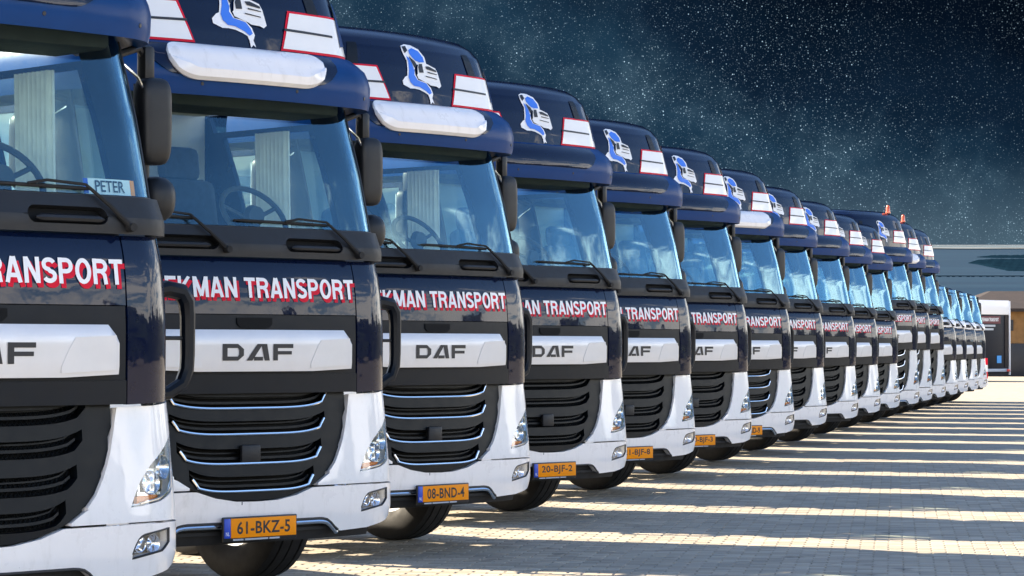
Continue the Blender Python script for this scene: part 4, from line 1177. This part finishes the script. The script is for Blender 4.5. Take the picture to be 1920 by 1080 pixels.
for k in range(5):
    o = link('door', mk('b_door', 'dark_door', f_bdoor), bl); o.location = (27.5 + k*3.4, -0.03, 0)
def f_bwin(mb): mb.box((0, 0, 2.8), (0.7, 0.12, 0.6), 0.02)
for k in range(5):
    o = link('window', mk('b_win', 'dark_door', f_bwin), bl); o.location = (27.2 + k*3.4, -0.03, 0)

# box trailer
tz = 125.0; tr = bpy.data.objects.new('trailer', None); COL.objects.link(tr)
tr.location = ((1862-960)/F_PX*tz, tz, 0); tr.rotation_euler = (0, 0, R_(45))
tag(tr, 'navy box trailer with white top band standing beyond the last truck', 'trailer')
def f_tb(mb): mb.box((0, 4.0, 2.02), (2.48, 8.0, 3.30), 0.03)
def f_tt(mb): mb.box((-0.02, 3.98, 3.40), (2.53, 8.03, 0.66), 0.03)
def f_tp(mb): mb.box((1.27, -0.02, 2.0), (0.07, 0.07, 3.4), 0.01)
def f_tred(mb): mb.box((-0.25, -0.012, 2.83), (1.6, 0.02, 0.34), 0.0)
def f_tsign(mb): mb.box((0.45, -0.012, 1.02), (0.34, 0.02, 0.34), 0.0)
def f_tdoor(mb): mb.box((1.04, -0.012, 1.95), (0.26, 0.02, 2.6), 0.0)
def f_tbar(mb): mb.box((0, -0.05, 0.52), (2.4, 0.14, 0.14), 0.02)
bd = link('body', mk('t_body', 'trailer_navy', f_tb), tr)
link('top_band', mk('t_top', 'print_white', f_tt), tr); link('corner_post', mk('t_post', 'print_white', f_tp), tr)
link('colour_band', mk('t_red', 'band_red', f_tred, smooth=False), bd); link('sticker', mk('t_sign', 'sign_blue', f_tsign, smooth=False), bd)
link('door_strip', mk('t_door', 'roof_tile', f_tdoor, smooth=False), bd); link('underrun_bar', mk('t_bar', 'print_grey', f_tbar), tr)
flat = lambda u, z, off=0.0: Vector((u, -off, z))
link('lettering', block_text('t_txt', 'BEEKMAN TRANSPORT', flat, -0.98, 0.40, 2.76, 2.92, 0.03, 'print_white', 0.09), bd)
def f_tl(mb):
    for z, a, b in ((2.56, -0.95, 0.15), (2.40, -0.70, 0.0)): mb.box(((a+b)/2, -0.012, z), (b-a, 0.02, 0.09))
link('small_print', mk('t_lines', 'print_grey', f_tl, smooth=False), bd)
for sx in (-1, 1):
    def f_rl(mb): mb.box((0, -0.06, 0), (0.22, 0.05, 0.12), 0.01)
    o = link('rear_lamp', mk('t_lamp', 'red_lens', f_rl), tr); o.location = (sx*1.0, -0.09, 0.52)
    for y in (5.2, 6.5):
        t = link('tyre', mk('tyre0.32', 'rubber', b_tyre(0.315, 0.505)), tr); t.location = (sx*1.0, y, 0.505)
        link('rim', mk('rim0.32', 'rim_steel', b_rim(0.315, 0.505)), t)
# red and white marker post by the trailer
mp = bpy.data.objects.new('marker_post', None); COL.objects.link(mp); mp.location = ((1849-960)/F_PX*112, 112, 0)
tag(mp, 'small red and white marker post between last truck and trailer', 'post')
for k in range(4):
    def f_seg(mb): mb.lathe([(0.0, 0.0), (0.0, 0.06), (0.28, 0.06), (0.28, 0.0)], (0, 0, 0), 'z', 12)
    o = link('band', mk('mp%d' % (k % 2), 'print_red' if k % 2 else 'print_white', f_seg), mp); o.location = (0, 0, 0.28*k)

# trees added out of view so the bonnets mirror something dark
wd = MB(); rr = random.Random(11)
for k in range(6000):
    ly = rr.uniform(-70, 185); hh = 7.6 + 1.5*math.sin(ly*0.21) + 1.3*math.sin(ly*0.53 + 1)
    c = Vector((66 + 0.235*ly + rr.uniform(0, 10), ly, rr.uniform(0.0, 1.0)**0.8*hh)); r = rr.uniform(0.5, 1.3)
    for q in range(3):
        n = Vector((rr.uniform(-1, 1), rr.uniform(-1, 1), rr.uniform(-0.6, 1))).normalized(); t = n.orthogonal().normalized(); b2 = n.cross(t)
        o = c + Vector((rr.uniform(-1, 1), rr.uniform(-1, 1), rr.uniform(-1, 1)))*r*0.6
        wd.poly([o + t*r, o + b2*r, o - t*r, o - b2*r])
tag(link('added_trees', wd.mesh('added_trees', 'added_trees_leaf', smooth=False, fix=False)), 'unseen dark green trees added to darken the bonnet reflections', 'added_trees', kind='stuff')
